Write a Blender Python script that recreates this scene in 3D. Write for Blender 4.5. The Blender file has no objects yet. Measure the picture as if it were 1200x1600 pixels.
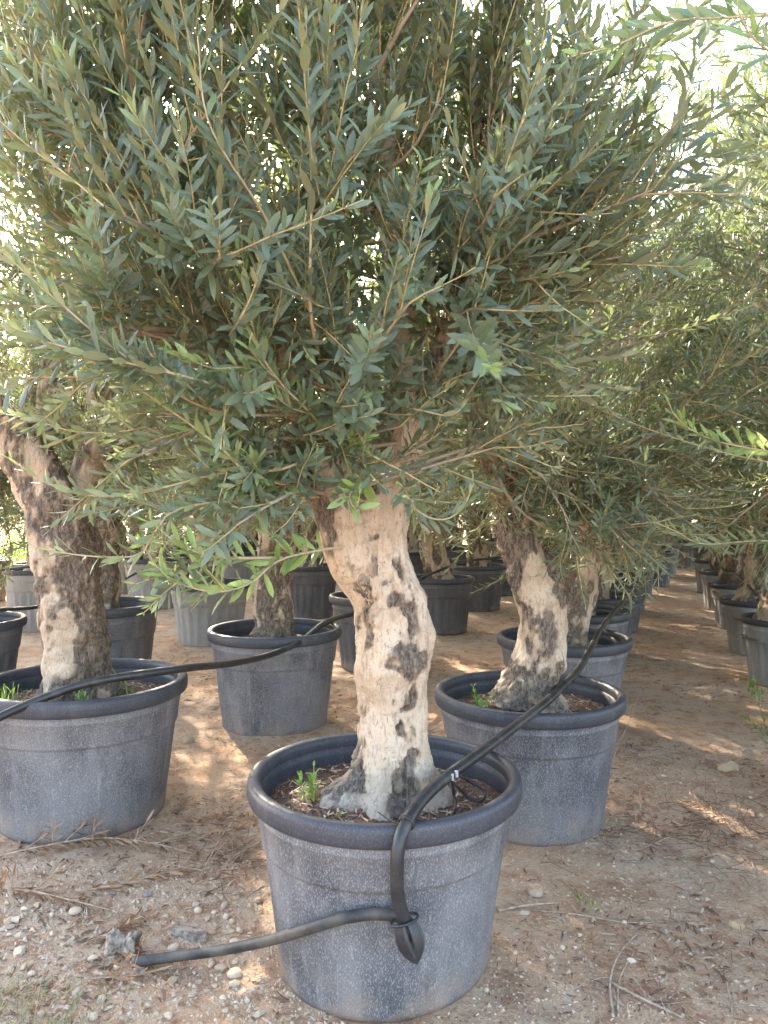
import bpy, math, random
import numpy as np
from mathutils import Vector, Matrix

# ------------------------------------------------------------------ camera, sky, sun, exposure
sc = bpy.context.scene
F, CAMZ, HY = 1200.0, 1.33, 790.0          # focal length in photo pixels, eye height, horizon row
cam = bpy.data.objects.new('camera', bpy.data.cameras.new('camera'))
sc.collection.objects.link(cam)
cam.data.sensor_fit = 'VERTICAL'
cam.data.sensor_height = 36.0
cam.data.lens = 36.0 * F / 1600.0
cam.data.clip_start = 0.05
cam.data.clip_end = 2000.0
cam.location = (0, 0, CAMZ)
cam.rotation_euler = (math.radians(90) - math.atan((800 - HY) / F), 0, 0)
sc.camera = cam

SUN = Vector((-0.50, 1.0, 0.60)).normalized()      # towards the sun
world = bpy.data.worlds.new('World')
sc.world = world
world.use_nodes = True
wn = world.node_tree
bgn = wn.nodes.get('Background') or wn.nodes.new('ShaderNodeBackground')
sky = wn.nodes.new('ShaderNodeTexSky')
sky.sky_type = 'NISHITA'
sky.sun_disc = False
sky.sun_elevation = math.asin(SUN.z)
sky.sun_rotation = math.atan2(SUN.x, SUN.y)
sky.dust_density = 2.5
sky.air_density = 1.0
sky.ozone_density = 1.0
wn.links.new(sky.outputs[0], bgn.inputs[0])
bgn.inputs[1].default_value = 0.15
sun = bpy.data.objects.new('sun', bpy.data.lights.new('sun', 'SUN'))
sun.data.energy = 3.4
sun.data.angle = math.radians(0.7)
sun.data.color = (1.0, 0.93, 0.82)
sun.rotation_euler = SUN.to_track_quat('Z', 'Y').to_euler()
sc.collection.objects.link(sun)
sc.view_settings.view_transform = 'Standard'
sc.view_settings.look = 'None'
sc.view_settings.exposure = 3.25
sc.view_settings.use_white_balance = True
sc.view_settings.white_balance_temperature = 7150
sc.view_settings.white_balance_tint = 10
sc.view_settings.gamma = 1.0
sc.view_settings.use_curve_mapping = False
sc.cycles.use_denoising = True
sc.cycles.max_bounces = 8
sc.cycles.transmission_bounces = 6

COL = sc.collection
UP = np.array([0, 0, 1.0])


def P(px, py, d):
    """photo pixel at depth d (metres in front of the lens) -> world point"""
    return np.array([(px - 600) / F * d, d, CAMZ - (py - HY) / F * d])


# ------------------------------------------------------------------ noise
def _h(i, j, k, s):
    n = (i * 374761393 + j * 668265263 + k * 2147483647 + s * 974634533) & 0xFFFFFFFF
    n = ((n ^ (n >> 13)) * 1274126177) & 0xFFFFFFFF
    n = ((n ^ (n >> 16)) * 2246822519) & 0xFFFFFFFF
    return ((n ^ (n >> 15)) & 0xFFFFFF) / float(0xFFFFFF) * 2 - 1


def vnoise(p, s=0):
    p = np.asarray(p, float)
    i = np.floor(p).astype(np.int64)
    f = p - i
    u = f * f * f * (f * (f * 6 - 15) + 10)
    r = 0
    for a in (0, 1):
        for b in (0, 1):
            for c in (0, 1):
                w = (u[..., 0] if a else 1 - u[..., 0]) * (u[..., 1] if b else 1 - u[..., 1]) * (u[..., 2] if c else 1 - u[..., 2])
                r = r + w * _h(i[..., 0] + a, i[..., 1] + b, i[..., 2] + c, s)
    return r


def fbm(p, o=4, s=0):
    p = np.asarray(p, float)
    r, a = 0, 0.5
    for k in range(o):
        r = r + a * vnoise(p * 2 ** k + 17.3 * k, s + k)
        a *= 0.5
    return r


def sstep(a, b, x):
    t = np.clip((x - a) / (b - a), 0, 1)
    return t * t * (3 - 2 * t)


def nrm(v):
    v = np.asarray(v, float)
    return v / np.maximum(np.linalg.norm(v, axis=-1, keepdims=True), 1e-9)


# ------------------------------------------------------------------ mesh helpers
def make_mesh(name, verts, faces, mat, attrs=None, smooth=True):
    """faces: list of index arrays (n,k); attrs: {name: (n,) or (n,3) per vertex}"""
    me = bpy.data.meshes.new(name)
    verts = np.asarray(verts, np.float32)
    me.vertices.add(len(verts))
    me.vertices.foreach_set('co', verts.ravel())
    if not isinstance(faces, list):
        faces = [faces]
    faces = [np.asarray(f, np.int32) for f in faces if len(f)]
    loops = np.concatenate([f.ravel() for f in faces])
    tot = np.concatenate([np.full(len(f), f.shape[1], np.int32) for f in faces])
    me.loops.add(len(loops))
    me.loops.foreach_set('vertex_index', loops)
    me.polygons.add(len(tot))
    start = np.concatenate([[0], np.cumsum(tot)[:-1]]).astype(np.int32)
    me.polygons.foreach_set('loop_start', start)
    me.polygons.foreach_set('loop_total', tot)
    me.polygons.foreach_set('use_smooth', np.full(len(tot), smooth))
    me.update(calc_edges=True)
    for k, a in (attrs or {}).items():
        a = np.asarray(a, np.float32)
        if a.ndim == 1:
            at = me.attributes.new(k, 'FLOAT', 'POINT')
            at.data.foreach_set('value', a)
        else:
            at = me.attributes.new(k, 'FLOAT_VECTOR', 'POINT')
            at.data.foreach_set('vector', a.ravel())
    if mat is not None:
        me.materials.append(mat)
    me.validate()
    return me


def link(name, me, parent=None, loc=(0, 0, 0)):
    o = bpy.data.objects.new(name, me)
    COL.objects.link(o)
    o.location = loc
    if parent is not None:
        o.parent = parent
    return o


def tag(o, label=None, cat=None, group=None, kind=None):
    for k, v in (('label', label), ('category', cat), ('group', group), ('kind', kind)):
        if v:
            o[k] = v
    return o


def thing(name, label, cat, loc, group=None, rz=0.0):
    o = link(name, None, None, loc)
    o.empty_display_size = 0.1
    o.rotation_euler = (0, 0, rz)
    return tag(o, label, cat, group)


def catmull(pts, n):
    pts = np.asarray(pts, float)
    k = len(pts)
    ext = np.vstack([2 * pts[0] - pts[1], pts, 2 * pts[-1] - pts[-2]])
    seg = np.linalg.norm(np.diff(pts[:, :3], axis=0), axis=1)
    cum = np.concatenate([[0], np.cumsum(seg)])
    s = np.linspace(0, cum[-1], n)
    i = np.clip(np.searchsorted(cum, s, side='right') - 1, 0, k - 2)
    t = ((s - cum[i]) / np.maximum(seg[i], 1e-9))[:, None]
    a, b, c, d = ext[i], ext[i + 1], ext[i + 2], ext[i + 3]
    return 0.5 * (2 * b + (c - a) * t + (2 * a - 5 * b + 4 * c - d) * t ** 2 + (-a + 3 * b - 3 * c + d) * t ** 3)


def frames(pts):
    T = nrm(np.gradient(pts, axis=0))
    ref = np.array([0.31, 0.9, 0.3]) if abs(T[0] @ np.array([0.31, 0.9, 0.3])) < 0.9 else np.array([1.0, 0, 0])
    U = np.zeros_like(pts)
    u = nrm(np.cross(T[0], ref))
    for i in range(len(pts)):
        u = u - T[i] * (u @ T[i])
        u = nrm(u)
        U[i] = u
    return T, U, np.cross(T, U)


def tube(pts, rad, seg, caps=True):
    pts = np.asarray(pts, float)
    n = len(pts)
    rad = np.broadcast_to(np.asarray(rad, float), (n,))
    T, U, V = frames(pts)
    th = np.arange(seg) / seg * 2 * np.pi
    ring = U[:, None] * np.cos(th)[None, :, None] + V[:, None] * np.sin(th)[None, :, None]
    v = (pts[:, None] + ring * rad[:, None, None]).reshape(-1, 3)
    i = np.arange(n - 1)[:, None] * seg
    j = np.arange(seg)[None]
    j2 = (j + 1) % seg
    f = np.stack([i + j, i + j2, i + seg + j2, i + seg + j], -1).reshape(-1, 4)
    fs = [f]
    if caps:
        v = np.vstack([v, pts[:1], pts[-1:]])
        a = np.arange(seg)
        fs.append(np.stack([np.full(seg, n * seg), (a + 1) % seg, a], -1))
        fs.append(np.stack([np.full(seg, n * seg + 1), (n - 1) * seg + a, (n - 1) * seg + (a + 1) % seg], -1))
    return v, fs


class Mesher:
    def __init__(self):
        self.v, self.f3, self.f4, self.a, self.n = [], [], [], [], 0

    def add(self, v, fs, a=None):
        for f in (fs if isinstance(fs, list) else [fs]):
            f = np.asarray(f)
            if len(f):
                (self.f3 if f.shape[1] == 3 else self.f4).append(f + self.n)
        self.v.append(np.asarray(v))
        self.a.append(np.broadcast_to(np.asarray(0.0 if a is None else a, float), (len(v),)))
        self.n += len(v)

    def mesh(self, name, mat, attr=None, off=(0, 0, 0), smooth=True):
        v = np.vstack(self.v) - np.asarray(off)
        fs = []
        if self.f3:
            fs.append(np.vstack(self.f3))
        if self.f4:
            fs.append(np.vstack(self.f4))
        return make_mesh(name, v, fs, mat, {attr: np.concatenate(self.a)} if attr else None, smooth)


def lathe(prof, seg, rfun=None):
    prof = np.asarray(prof, float)
    th = np.arange(seg) / seg * 2 * np.pi
    R = np.repeat(prof[:, :1], seg, 1)
    Z = np.repeat(prof[:, 1:2], seg, 1)
    if rfun is not None:
        R = R + rfun(R, Z, th[None])
    v = np.stack([R * np.cos(th), R * np.sin(th), Z], -1).reshape(-1, 3)
    n = len(prof)
    i = np.arange(n - 1)[:, None] * seg
    j = np.arange(seg)[None]
    j2 = (j + 1) % seg
    return v, np.stack([i + j, i + j2, i + seg + j2, i + seg + j], -1).reshape(-1, 4)


# ------------------------------------------------------------------ materials
def new_mat(name):
    m = bpy.data.materials.new(name)
    m.use_nodes = True
    nt = m.node_tree
    b = nt.nodes.get('Principled BSDF')
    return m, nt, b


def nd(nt, t, **kw):
    n = nt.nodes.new('ShaderNode' + t)
    for k, v in kw.items():
        if k.startswith('i_'):
            n.inputs[k[2:].replace('_', ' ')].default_value = v
        else:
            setattr(n, k, v)
    return n


def wire(nt, src, dst):
    nt.links.new(src, dst)


def mixc(nt, fac, a, b, blend='MIX'):
    n = nt.nodes.new('ShaderNodeMix')
    n.data_type = 'RGBA'
    n.blend_type = blend
    for sock, val in ((n.inputs[0], fac), (n.inputs[6], a), (n.inputs[7], b)):
        if hasattr(val, 'is_linked') or hasattr(val, 'links'):
            nt.links.new(val, sock)
        elif isinstance(val, (int, float)):
            sock.default_value = val
        else:
            sock.default_value = (*val, 1.0)
    return n.outputs[2]


def ramp(nt, src, lo, hi, vlo=0.0, vhi=1.0):
    n = nt.nodes.new('ShaderNodeMapRange')
    n.interpolation_type = 'SMOOTHSTEP'
    wire(nt, src, n.inputs[0])
    for i, v in enumerate((lo, hi, vlo, vhi)):
        n.inputs[i + 1].default_value = v
    return n.outputs[0]


def noise(nt, scale, detail=4, rough=0.55, vec=None, stretch=None, dist=0.0):
    tc = nt.nodes.new('ShaderNodeTexCoord')
    src = tc.outputs['Object'] if vec is None else vec
    if stretch:
        mp = nt.nodes.new('ShaderNodeMapping')
        mp.inputs['Scale'].default_value = stretch
        wire(nt, src, mp.inputs[0])
        src = mp.outputs[0]
    n = nd(nt, 'TexNoise')
    n.inputs['Scale'].default_value = scale
    n.inputs['Detail'].default_value = detail
    n.inputs['Roughness'].default_value = rough
    n.inputs['Distortion'].default_value = dist
    wire(nt, src, n.inputs['Vector'])
    return n.outputs[0]


def bump(nt, b, h, strength, dist, prev=None):
    n = nd(nt, 'Bump')
    n.inputs['Strength'].default_value = strength
    n.inputs['Distance'].default_value = dist
    wire(nt, h, n.inputs['Height'])
    if prev is not None:
        wire(nt, prev, n.inputs['Normal'])
    wire(nt, n.outputs[0], b.inputs['Normal'])
    return n.outputs[0]


def leaf_mat(name, top, topy, und, undy, trans, tfac, rough=0.42):
    m, nt, b = new_mat(name)
    at = nd(nt, 'Attribute', attribute_name='tint')
    sp = nd(nt, 'SeparateXYZ')
    wire(nt, at.outputs['Vector'], sp.inputs[0])
    geo = nd(nt, 'NewGeometry')
    ct = mixc(nt, sp.outputs[0], top, topy)
    cu = mixc(nt, sp.outputs[0], und, undy)
    c = mixc(nt, geo.outputs['Backfacing'], ct, cu)
    c = mixc(nt, 1.0, c, sp.outputs[1], 'MULTIPLY')
    wire(nt, c, b.inputs['Base Color'])
    b.inputs['Roughness'].default_value = rough
    b.inputs['Specular IOR Level'].default_value = 0.55
    tr = nd(nt, 'BsdfTranslucent')
    tcol = mixc(nt, sp.outputs[0], trans, tuple(min(1, x * 1.5) for x in trans))
    wire(nt, tcol, tr.inputs[0])
    ms = nd(nt, 'MixShader')
    ms.inputs[0].default_value = tfac
    wire(nt, b.outputs[0], ms.inputs[1])
    wire(nt, tr.outputs[0], ms.inputs[2])
    out = nt.nodes.get('Material Output')
    wire(nt, ms.outputs[0], out.inputs[0])
    return m


M = {}
M['leaf'] = leaf_mat('olive_leaf', (0.104, 0.146, 0.110), (0.24, 0.36, 0.085), (0.235, 0.245, 0.175), (0.29, 0.36, 0.14),
                     (0.26, 0.33, 0.12), 0.28)
M['weed'] = leaf_mat('weed_leaf', (0.09, 0.17, 0.04), (0.18, 0.30, 0.05), (0.11, 0.19, 0.06), (0.2, 0.3, 0.08),
                     (0.2, 0.38, 0.05), 0.3)
M['dry_leaf'] = leaf_mat('dry_leaf', (0.29, 0.15, 0.08), (0.40, 0.25, 0.15), (0.34, 0.20, 0.12), (0.42, 0.28, 0.18),
                         (0.3, 0.15, 0.06), 0.15, 0.65)

# bark: pale smooth skin with dark scabby patches carried by the 'bark' attribute of the trunk
m, nt, b = new_mat('olive_bark')
at = nd(nt, 'Attribute', attribute_name='bark')
fine = noise(nt, 60, 6, 0.65, stretch=(1, 1, 0.35))
grain = noise(nt, 22, 5, 0.6, stretch=(1, 1, 0.16), dist=0.6)
blot = noise(nt, 6, 4, 0.6)
vfine = noise(nt, 120, 5, 0.7, stretch=(1, 1, 0.28), dist=0.8)
pale = mixc(nt, ramp(nt, blot, 0.35, 0.68), (0.53, 0.43, 0.335), (0.40, 0.30, 0.215))
pale = mixc(nt, ramp(nt, fine, 0.50, 0.70, 0, 0.5), pale, (0.27, 0.185, 0.12))
pale = mixc(nt, ramp(nt, grain, 0.55, 0.75, 0, 0.4), pale, (0.60, 0.50, 0.40))
pale = mixc(nt, ramp(nt, vfine, 0.52, 0.66, 0, 0.75), pale, (0.19, 0.13, 0.088))
pale = mixc(nt, ramp(nt, noise(nt, 30, 6, 0.7, stretch=(0.5, 0.5, 1.6), dist=1.0), 0.58, 0.66, 0, 0.5), pale, (0.24, 0.16, 0.105))
brown = mixc(nt, ramp(nt, fine, 0.38, 0.62), (0.12, 0.085, 0.062), (0.38, 0.285, 0.205))
dark = mixc(nt, ramp(nt, vfine, 0.36, 0.66), (0.045, 0.036, 0.031), (0.23, 0.185, 0.15))
sub = nd(nt, 'Math', operation='MULTIPLY_ADD')
wire(nt, fine, sub.inputs[0])
sub.inputs[1].default_value = 1.9
sub.inputs[2].default_value = -0.95
ma = nd(nt, 'Math', operation='ADD')
wire(nt, at.outputs['Fac'], ma.inputs[0])
wire(nt, sub.outputs[0], ma.inputs[1])
c = mixc(nt, ramp(nt, ma.outputs[0], 0.10, 0.50), pale, brown)
c = mixc(nt, ramp(nt, ma.outputs[0], 0.42, 0.80, 0, 0.9), c, dark)
wire(nt, c, b.inputs['Base Color'])
b.inputs['Roughness'].default_value = 0.85
b.inputs['Specular IOR Level'].default_value = 0.2
bp = bump(nt, b, grain, 0.25, 0.006)
bp = bump(nt, b, fine, 0.8, 0.009, bp)
bump(nt, b, vfine, 0.7, 0.004, bp)
M['bark'] = m

m, nt, b = new_mat('olive_twig')
at = nd(nt, 'Attribute', attribute_name='age')
c = mixc(nt, at.outputs['Fac'], (0.42, 0.33, 0.16), (0.30, 0.245, 0.19))
c = mixc(nt, ramp(nt, noise(nt, 90, 3), 0.45, 0.7, 0, 0.5), c, (0.20, 0.16, 0.12))
wire(nt, c, b.inputs['Base Color'])
b.inputs['Roughness'].default_value = 0.75
M['twig'] = m


def pot_mat(name, base, dust, dustiness, speck, rough):
    m, nt, b = new_mat(name)
    streak = noise(nt, 13, 6, 0.65, stretch=(1, 1, 0.045))
    cloud = noise(nt, 3.5, 4, 0.6)
    spk = noise(nt, 330, 3, 0.75, stretch=(1, 1, 0.45))
    scr = noise(nt, 45, 3, 0.6, stretch=(1, 1, 0.12), dist=1.5)
    tc = nd(nt, 'TexCoord')
    sep = nd(nt, 'SeparateXYZ')
    wire(nt, tc.outputs['Object'], sep.inputs[0])
    c = mixc(nt, ramp(nt, cloud, 0.3, 0.7, 0, dustiness), base, dust)
    c = mixc(nt, ramp(nt, streak, 0.48, 0.68, 0, dustiness), c, dust)
    c = mixc(nt, ramp(nt, scr, 0.60, 0.72, 0, dustiness * 0.5), c, tuple(min(1, x * 1.7) for x in dust))
    c = mixc(nt, ramp(nt, spk, 0.51, 0.62, 0, speck), c, (0.46, 0.44, 0.43))
    # soil splashed on the foot of the pot
    lo = ramp(nt, sep.outputs[2], 0.0, 0.16, 1, 0)
    mm = nd(nt, 'Math', operation='MULTIPLY')
    wire(nt, lo, mm.inputs[0])
    wire(nt, ramp(nt, noise(nt, 12, 4), 0.35, 0.65, 0, 0.55), mm.inputs[1])
    c = mixc(nt, mm.outputs[0], c, (0.30, 0.21, 0.15))
    wire(nt, c, b.inputs['Base Color'])
    b.inputs['Roughness'].default_value = rough
    b.inputs['Specular IOR Level'].default_value = 0.35
    bump(nt, b, spk, 0.12, 0.002)
    return m


M['pot'] = pot_mat('weathered_pot_plastic', (0.058, 0.058, 0.068), (0.18, 0.172, 0.178), 0.85, 0.48, 0.6)
M['pot_dark'] = pot_mat('dark_pot_plastic', (0.060, 0.062, 0.070), (0.13, 0.13, 0.14), 0.6, 0.3, 0.55)
M['pot_pale'] = pot_mat('sun_bleached_pot_plastic', (0.20, 0.195, 0.19), (0.34, 0.33, 0.32), 0.7, 0.4, 0.7)
M['rim'] = pot_mat('pot_rim_plastic', (0.030, 0.032, 0.042), (0.065, 0.065, 0.075), 0.5, 0.10, 0.45)

m, nt, b = new_mat('hose_plastic')
c = mixc(nt, ramp(nt, noise(nt, 14, 5), 0.45, 0.75, 0, 0.5), (0.018, 0.018, 0.020), (0.10, 0.095, 0.09))
c = mixc(nt, ramp(nt, noise(nt, 150, 4, 0.7), 0.62, 0.76, 0, 0.4), c, (0.28, 0.26, 0.24))
wire(nt, c, b.inputs['Base Color'])
b.inputs['Roughness'].default_value = 0.42
M['hose'] = m
m, nt, b = new_mat('dusty_hose_plastic')
c = mixc(nt, ramp(nt, noise(nt, 10, 5), 0.35, 0.65), (0.022, 0.021, 0.022), (0.085, 0.072, 0.062))
c = mixc(nt, ramp(nt, noise(nt, 150, 4, 0.7), 0.60, 0.76, 0, 0.45), c, (0.30, 0.27, 0.24))
wire(nt, c, b.inputs['Base Color'])
b.inputs['Roughness'].default_value = 0.6
M['hose_dusty'] = m
m, nt, b = new_mat('white_connector')
b.inputs['Base Color'].default_value = (0.30, 0.30, 0.31, 1)
b.inputs['Roughness'].default_value = 0.4
M['connector'] = m

# dirt
m, nt, b = new_mat('dirt')
n1 = noise(nt, 1.1, 5, 0.6)
n2 = noise(nt, 7, 6, 0.65)
n3 = noise(nt, 60, 5, 0.7)
n4 = noise(nt, 220, 3, 0.7)
c = mixc(nt, ramp(nt, n1, 0.38, 0.62), (0.56, 0.355, 0.22), (0.60, 0.43, 0.30))
c = mixc(nt, ramp(nt, n2, 0.47, 0.68), c, (0.42, 0.235, 0.14))
c = mixc(nt, ramp(nt, n2, 0.44, 0.30), c, (0.60, 0.46, 0.34))
c = mixc(nt, ramp(nt, n3, 0.52, 0.72, 0, 0.7), c, (0.23, 0.135, 0.085))
c = mixc(nt, ramp(nt, n3, 0.45, 0.28, 0, 0.6), c, (0.62, 0.51, 0.40))
c = mixc(nt, ramp(nt, n4, 0.58, 0.70, 0, 0.6), c, (0.66, 0.56, 0.45))
wire(nt, c, b.inputs['Base Color'])
b.inputs['Roughness'].default_value = 0.95
b.inputs['Specular IOR Level'].default_value = 0.15
bp = bump(nt, b, n3, 0.9, 0.022)
bump(nt, b, n4, 0.6, 0.004, bp)
M['dirt'] = m

m, nt, b = new_mat('pot_soil')
n3 = noise(nt, 70, 5, 0.7)
c = mixc(nt, ramp(nt, n3, 0.4, 0.65), (0.17, 0.10, 0.07), (0.05, 0.032, 0.024))
c = mixc(nt, ramp(nt, noise(nt, 170, 3, 0.7), 0.58, 0.68), c, (0.42, 0.33, 0.25))
wire(nt, c, b.inputs['Base Color'])
b.inputs['Roughness'].default_value = 0.95
bump(nt, b, n3, 0.9, 0.02)
M['soil'] = m


def stone_mat(name, c1, c2):
    m, nt, b = new_mat(name)
    c = mixc(nt, ramp(nt, noise(nt, 25, 5, 0.65), 0.35, 0.68), c1, c2)
    oi = nd(nt, 'ObjectInfo')
    mr = ramp(nt, oi.outputs['Random'], 0, 1, 0.75, 1.1)
    c = mixc(nt, 1.0, c, mr, 'MULTIPLY')
    wire(nt, c, b.inputs['Base Color'])
    b.inputs['Roughness'].default_value = 0.9
    bump(nt, b, noise(nt, 90, 4, 0.7), 0.5, 0.004)
    return m


M['stone'] = stone_mat('limestone', (0.70, 0.56, 0.42), (0.50, 0.36, 0.25))
M['stone_dark'] = stone_mat('grey_stone', (0.20, 0.18, 0.18), (0.30, 0.26, 0.24))
M['stone_tan'] = stone_mat('tan_stone', (0.55, 0.40, 0.25), (0.42, 0.29, 0.18))

m, nt, b = new_mat('litter')
at = nd(nt, 'Attribute', attribute_name='shade')
cr = nt.nodes.new('ShaderNodeValToRGB')
els = cr.color_ramp.elements
els[0].position, els[0].color = 0.0, (0.09, 0.055, 0.04, 1)
els[1].position, els[1].color = 1.0, (0.55, 0.47, 0.37, 1)
for p_, c_ in ((0.3, (0.23, 0.11, 0.06, 1)), (0.55, (0.38, 0.21, 0.12, 1)), (0.8, (0.42, 0.33, 0.25, 1))):
    e = els.new(p_)
    e.color = c_
wire(nt, at.outputs['Fac'], cr.inputs[0])
wire(nt, cr.outputs[0], b.inputs['Base Color'])
b.inputs['Roughness'].default_value = 0.85
M['litter'] = m
m, nt, b = new_mat('dead_wood')
c = mixc(nt, ramp(nt, noise(nt, 40, 5, 0.65, stretch=(1, 1, 1)), 0.38, 0.66), (0.38, 0.305, 0.24), (0.13, 0.098, 0.08))
wire(nt, c, b.inputs['Base Color'])
b.inputs['Roughness'].default_value = 0.9
bump(nt, b, noise(nt, 70, 5, 0.7), 0.6, 0.006)
M['deadwood'] = m
m, nt, b = new_mat('dry_stem')
c = mixc(nt, ramp(nt, noise(nt, 50, 4), 0.4, 0.65), (0.42, 0.32, 0.24), (0.25, 0.17, 0.115))
wire(nt, c, b.inputs['Base Color'])
b.inputs['Roughness'].default_value = 0.8
M['drystem'] = m
m, nt, b = new_mat('dry_grass')
at = nd(nt, 'Attribute', attribute_name='shade')
cr = nt.nodes.new('ShaderNodeValToRGB')
els = cr.color_ramp.elements
els[0].position, els[0].color = 0.0, (0.13, 0.17, 0.07, 1)
els[1].position, els[1].color = 1.0, (0.62, 0.52, 0.30, 1)
for p_, c_ in ((0.35, (0.26, 0.28, 0.15, 1)), (0.6, (0.45, 0.38, 0.2, 1)), (0.8, (0.45, 0.22, 0.15, 1))):
    e = els.new(p_)
    e.color = c_
wire(nt, at.outputs['Fac'], cr.inputs[0])
wire(nt, cr.outputs[0], b.inputs['Base Color'])
b.inputs['Roughness'].default_value = 0.8
M['grass'] = m


# ------------------------------------------------------------------ ground
def gh(x, y):
    x = np.asarray(x, float)
    y = np.asarray(y, float)
    z0 = np.zeros_like(x)
    far = sstep(13, 26, y)
    return (0.016 * vnoise(np.stack([x * 0.9, y * 0.9, z0], -1), 5) + 0.008 * fbm(np.stack([x * 4.5, y * 4.5, z0], -1), 3, 9)
            + 0.008 * fbm(np.stack([x * 20, y * 20, z0], -1), 3, 3) + far * (0.5 + 0.25 * vnoise(np.stack([x * 0.25, y * 0.25, z0], -1), 8)))


def ghs(x, y):
    return float(gh(np.array([x]), np.array([y]))[0])


def axis(lo, hi, step, end0, end1, g):
    a = list(np.arange(lo, hi, step))
    s = step
    while a[-1] < end1:
        s *= g
        a.append(a[-1] + s)
    s = step
    pre = []
    x = lo
    while x > end0:
        s *= g
        x -= s
        pre.append(x)
    return np.array(pre[::-1] + a)


xs = axis(-2.4, 2.4, 0.028, -700, 700, 1.13)
ys = axis(1.35, 4.6, 0.028, -300, 1200, 1.10)
X, Y = np.meshgrid(xs, ys)
Z = gh(X, Y)
nx, ny = len(xs), len(ys)
ii = np.arange(ny - 1)[:, None] * nx
jj = np.arange(nx - 1)[None]
gf = np.stack([ii + jj, ii + jj + 1, ii + nx + jj + 1, ii + nx + jj], -1).reshape(-1, 4)
tag(link('ground', make_mesh('ground', np.stack([X, Y, Z], -1).reshape(-1, 3), gf, M['dirt'])), kind='structure')

# ------------------------------------------------------------------ pots
_pot_cache = {}


def pot_meshes(R, H, style):
    key = (round(R, 3), round(H, 3), style)
    if key in _pot_cache:
        return _pot_cache[key]
    Rt, Rb = R * 0.935, R * 0.768
    lip = 0.062 * R / 0.4
    zb = H * 0.66
    w = 0.014 if style == 'big' else 0.026

    def ro(z):
        return Rb + (Rt - Rb) * (z / (H - lip * 0.5))
    prof = [(0.001, 0.004), (Rb - 0.05, 0.004), (Rb - 0.02, 0.0), (Rb - 0.006, 0.006), (Rb, 0.022)]
    for z in np.linspace(0.04, zb - 0.006, 12):
        prof.append((ro(z) - 0.004, z))
    prof += [(ro(zb) - 0.003, zb), (ro(zb) + 0.003, zb + 0.004), (ro(zb + 0.01) + 0.0035, zb + 0.012)]
    zc = zb + (H - zb) * 0.52
    prof += [(ro(zc - 0.003) + 0.0035, zc - 0.003), (ro(zc) + 0.006, zc), (ro(zc + 0.003) + 0.0035, zc + 0.003)]
    for z in np.linspace(zc + 0.02, H - lip * 0.55, 4):
        prof.append((ro(z) + 0.003, z))
    # over the top under the lip and down the inside wall
    inner = [(ro(H - lip * 0.5) - 0.002, H - lip * 0.52), (ro(H - lip * 0.5) - w, H - lip * 0.6)]
    for z in np.linspace(H - lip, H * 0.45, 7):
        inner.append((ro(z) - w, z))
    nst = 18 if style == 'big' else 22
    amp = 0.0035 if style == 'big' else 0.009

    def stave(r, z, th):
        s = np.abs(((th * nst / (2 * np.pi)) % 1) - 0.5) * 2
        groove = sstep(0.80, 0.97, s) if style == 'big' else sstep(0.42, 0.58, s)
        a = sstep(0.03, 0.07, z) * sstep(zb - 0.002, zb - 0.03, z)
        outer = np.arange(z.shape[0])[:, None] < 17
        dent = 0.006 * np.sin(th * 2 + 0.7) * sstep(H, H * 0.3, z) + 0.003 * np.sin(th * 3 + 2)
        return -amp * groove * a * outer + dent
    iv, if_ = lathe(inner, 96, lambda r, z, th: 0.003 * np.sin(th * 3 + 2) + 0.0 * r)
    inn = make_mesh('inner_wall', iv, if_, M['rim'])
    v, f = lathe(prof, 144, stave)
    body = make_mesh('pot_body', v, f, {'big': M['pot'], 'dark': M['pot_dark'], 'pale': M['pot_pale']}[style])
    # rolled lip
    c = []
    ri, ro_ = R - 0.040 * R / 0.4, R
    for a in np.linspace(0, 2 * np.pi, 25)[:-1]:
        ca, sa = math.cos(a), math.sin(a)
        rr = (ri + ro_) / 2 + (ro_ - ri) / 2 * math.copysign(abs(ca) ** 0.75, ca)
        zz = H - lip / 2 + lip / 2 * math.copysign(abs(sa) ** 0.62, sa)
        c.append((rr, zz))
    c.append(c[0])
    v, f = lathe(c, 96, lambda r, z, th: 0.003 * np.sin(th * 3 + 2) + 0.0 * r)
    rim = make_mesh('pot_rim', v, f, M['rim'])
    zs = H * 0.83
    rs = ro(zs) - w + 0.004
    rr = np.linspace(0, 1, 22)
    th = np.arange(72) / 72 * 2 * np.pi
    RR, TH = np.meshgrid(rr * rs, th, indexing='ij')
    q = np.stack([RR * np.cos(TH), RR * np.sin(TH), np.zeros_like(RR)], -1)
    q[..., 2] = zs + 0.012 * fbm(q * 9, 3, 4) + 0.012 * fbm(q * 38, 3, 2) + 0.03 * (1 - (RR / rs) ** 2) * 0.6
    i = np.arange(21)[:, None] * 72
    j = np.arange(72)[None]
    f = np.stack([i + j, i + 72 + j, i + 72 + (j + 1) % 72, i + (j + 1) % 72], -1).reshape(-1, 4)
    soil = make_mesh('pot_soil', q.reshape(-1, 3), f, M['soil'])
    _pot_cache[key] = (body, rim, soil, inn, zs)
    return _pot_cache[key]


def place_pot(x, y, R, H, style, label, group=None, rz=0.0):
    body, rim, soil, inn, zs = pot_meshes(R, H, style)
    z = ghs(x, y) - 0.006
    t = thing('plant_pot', label, 'pot', (x, y, z), group, rz)
    for n, me in (('body', body), ('rim', rim), ('inner_wall', inn), ('soil', soil)):
        link(n, me, t)
    return z + zs + 0.012


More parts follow.
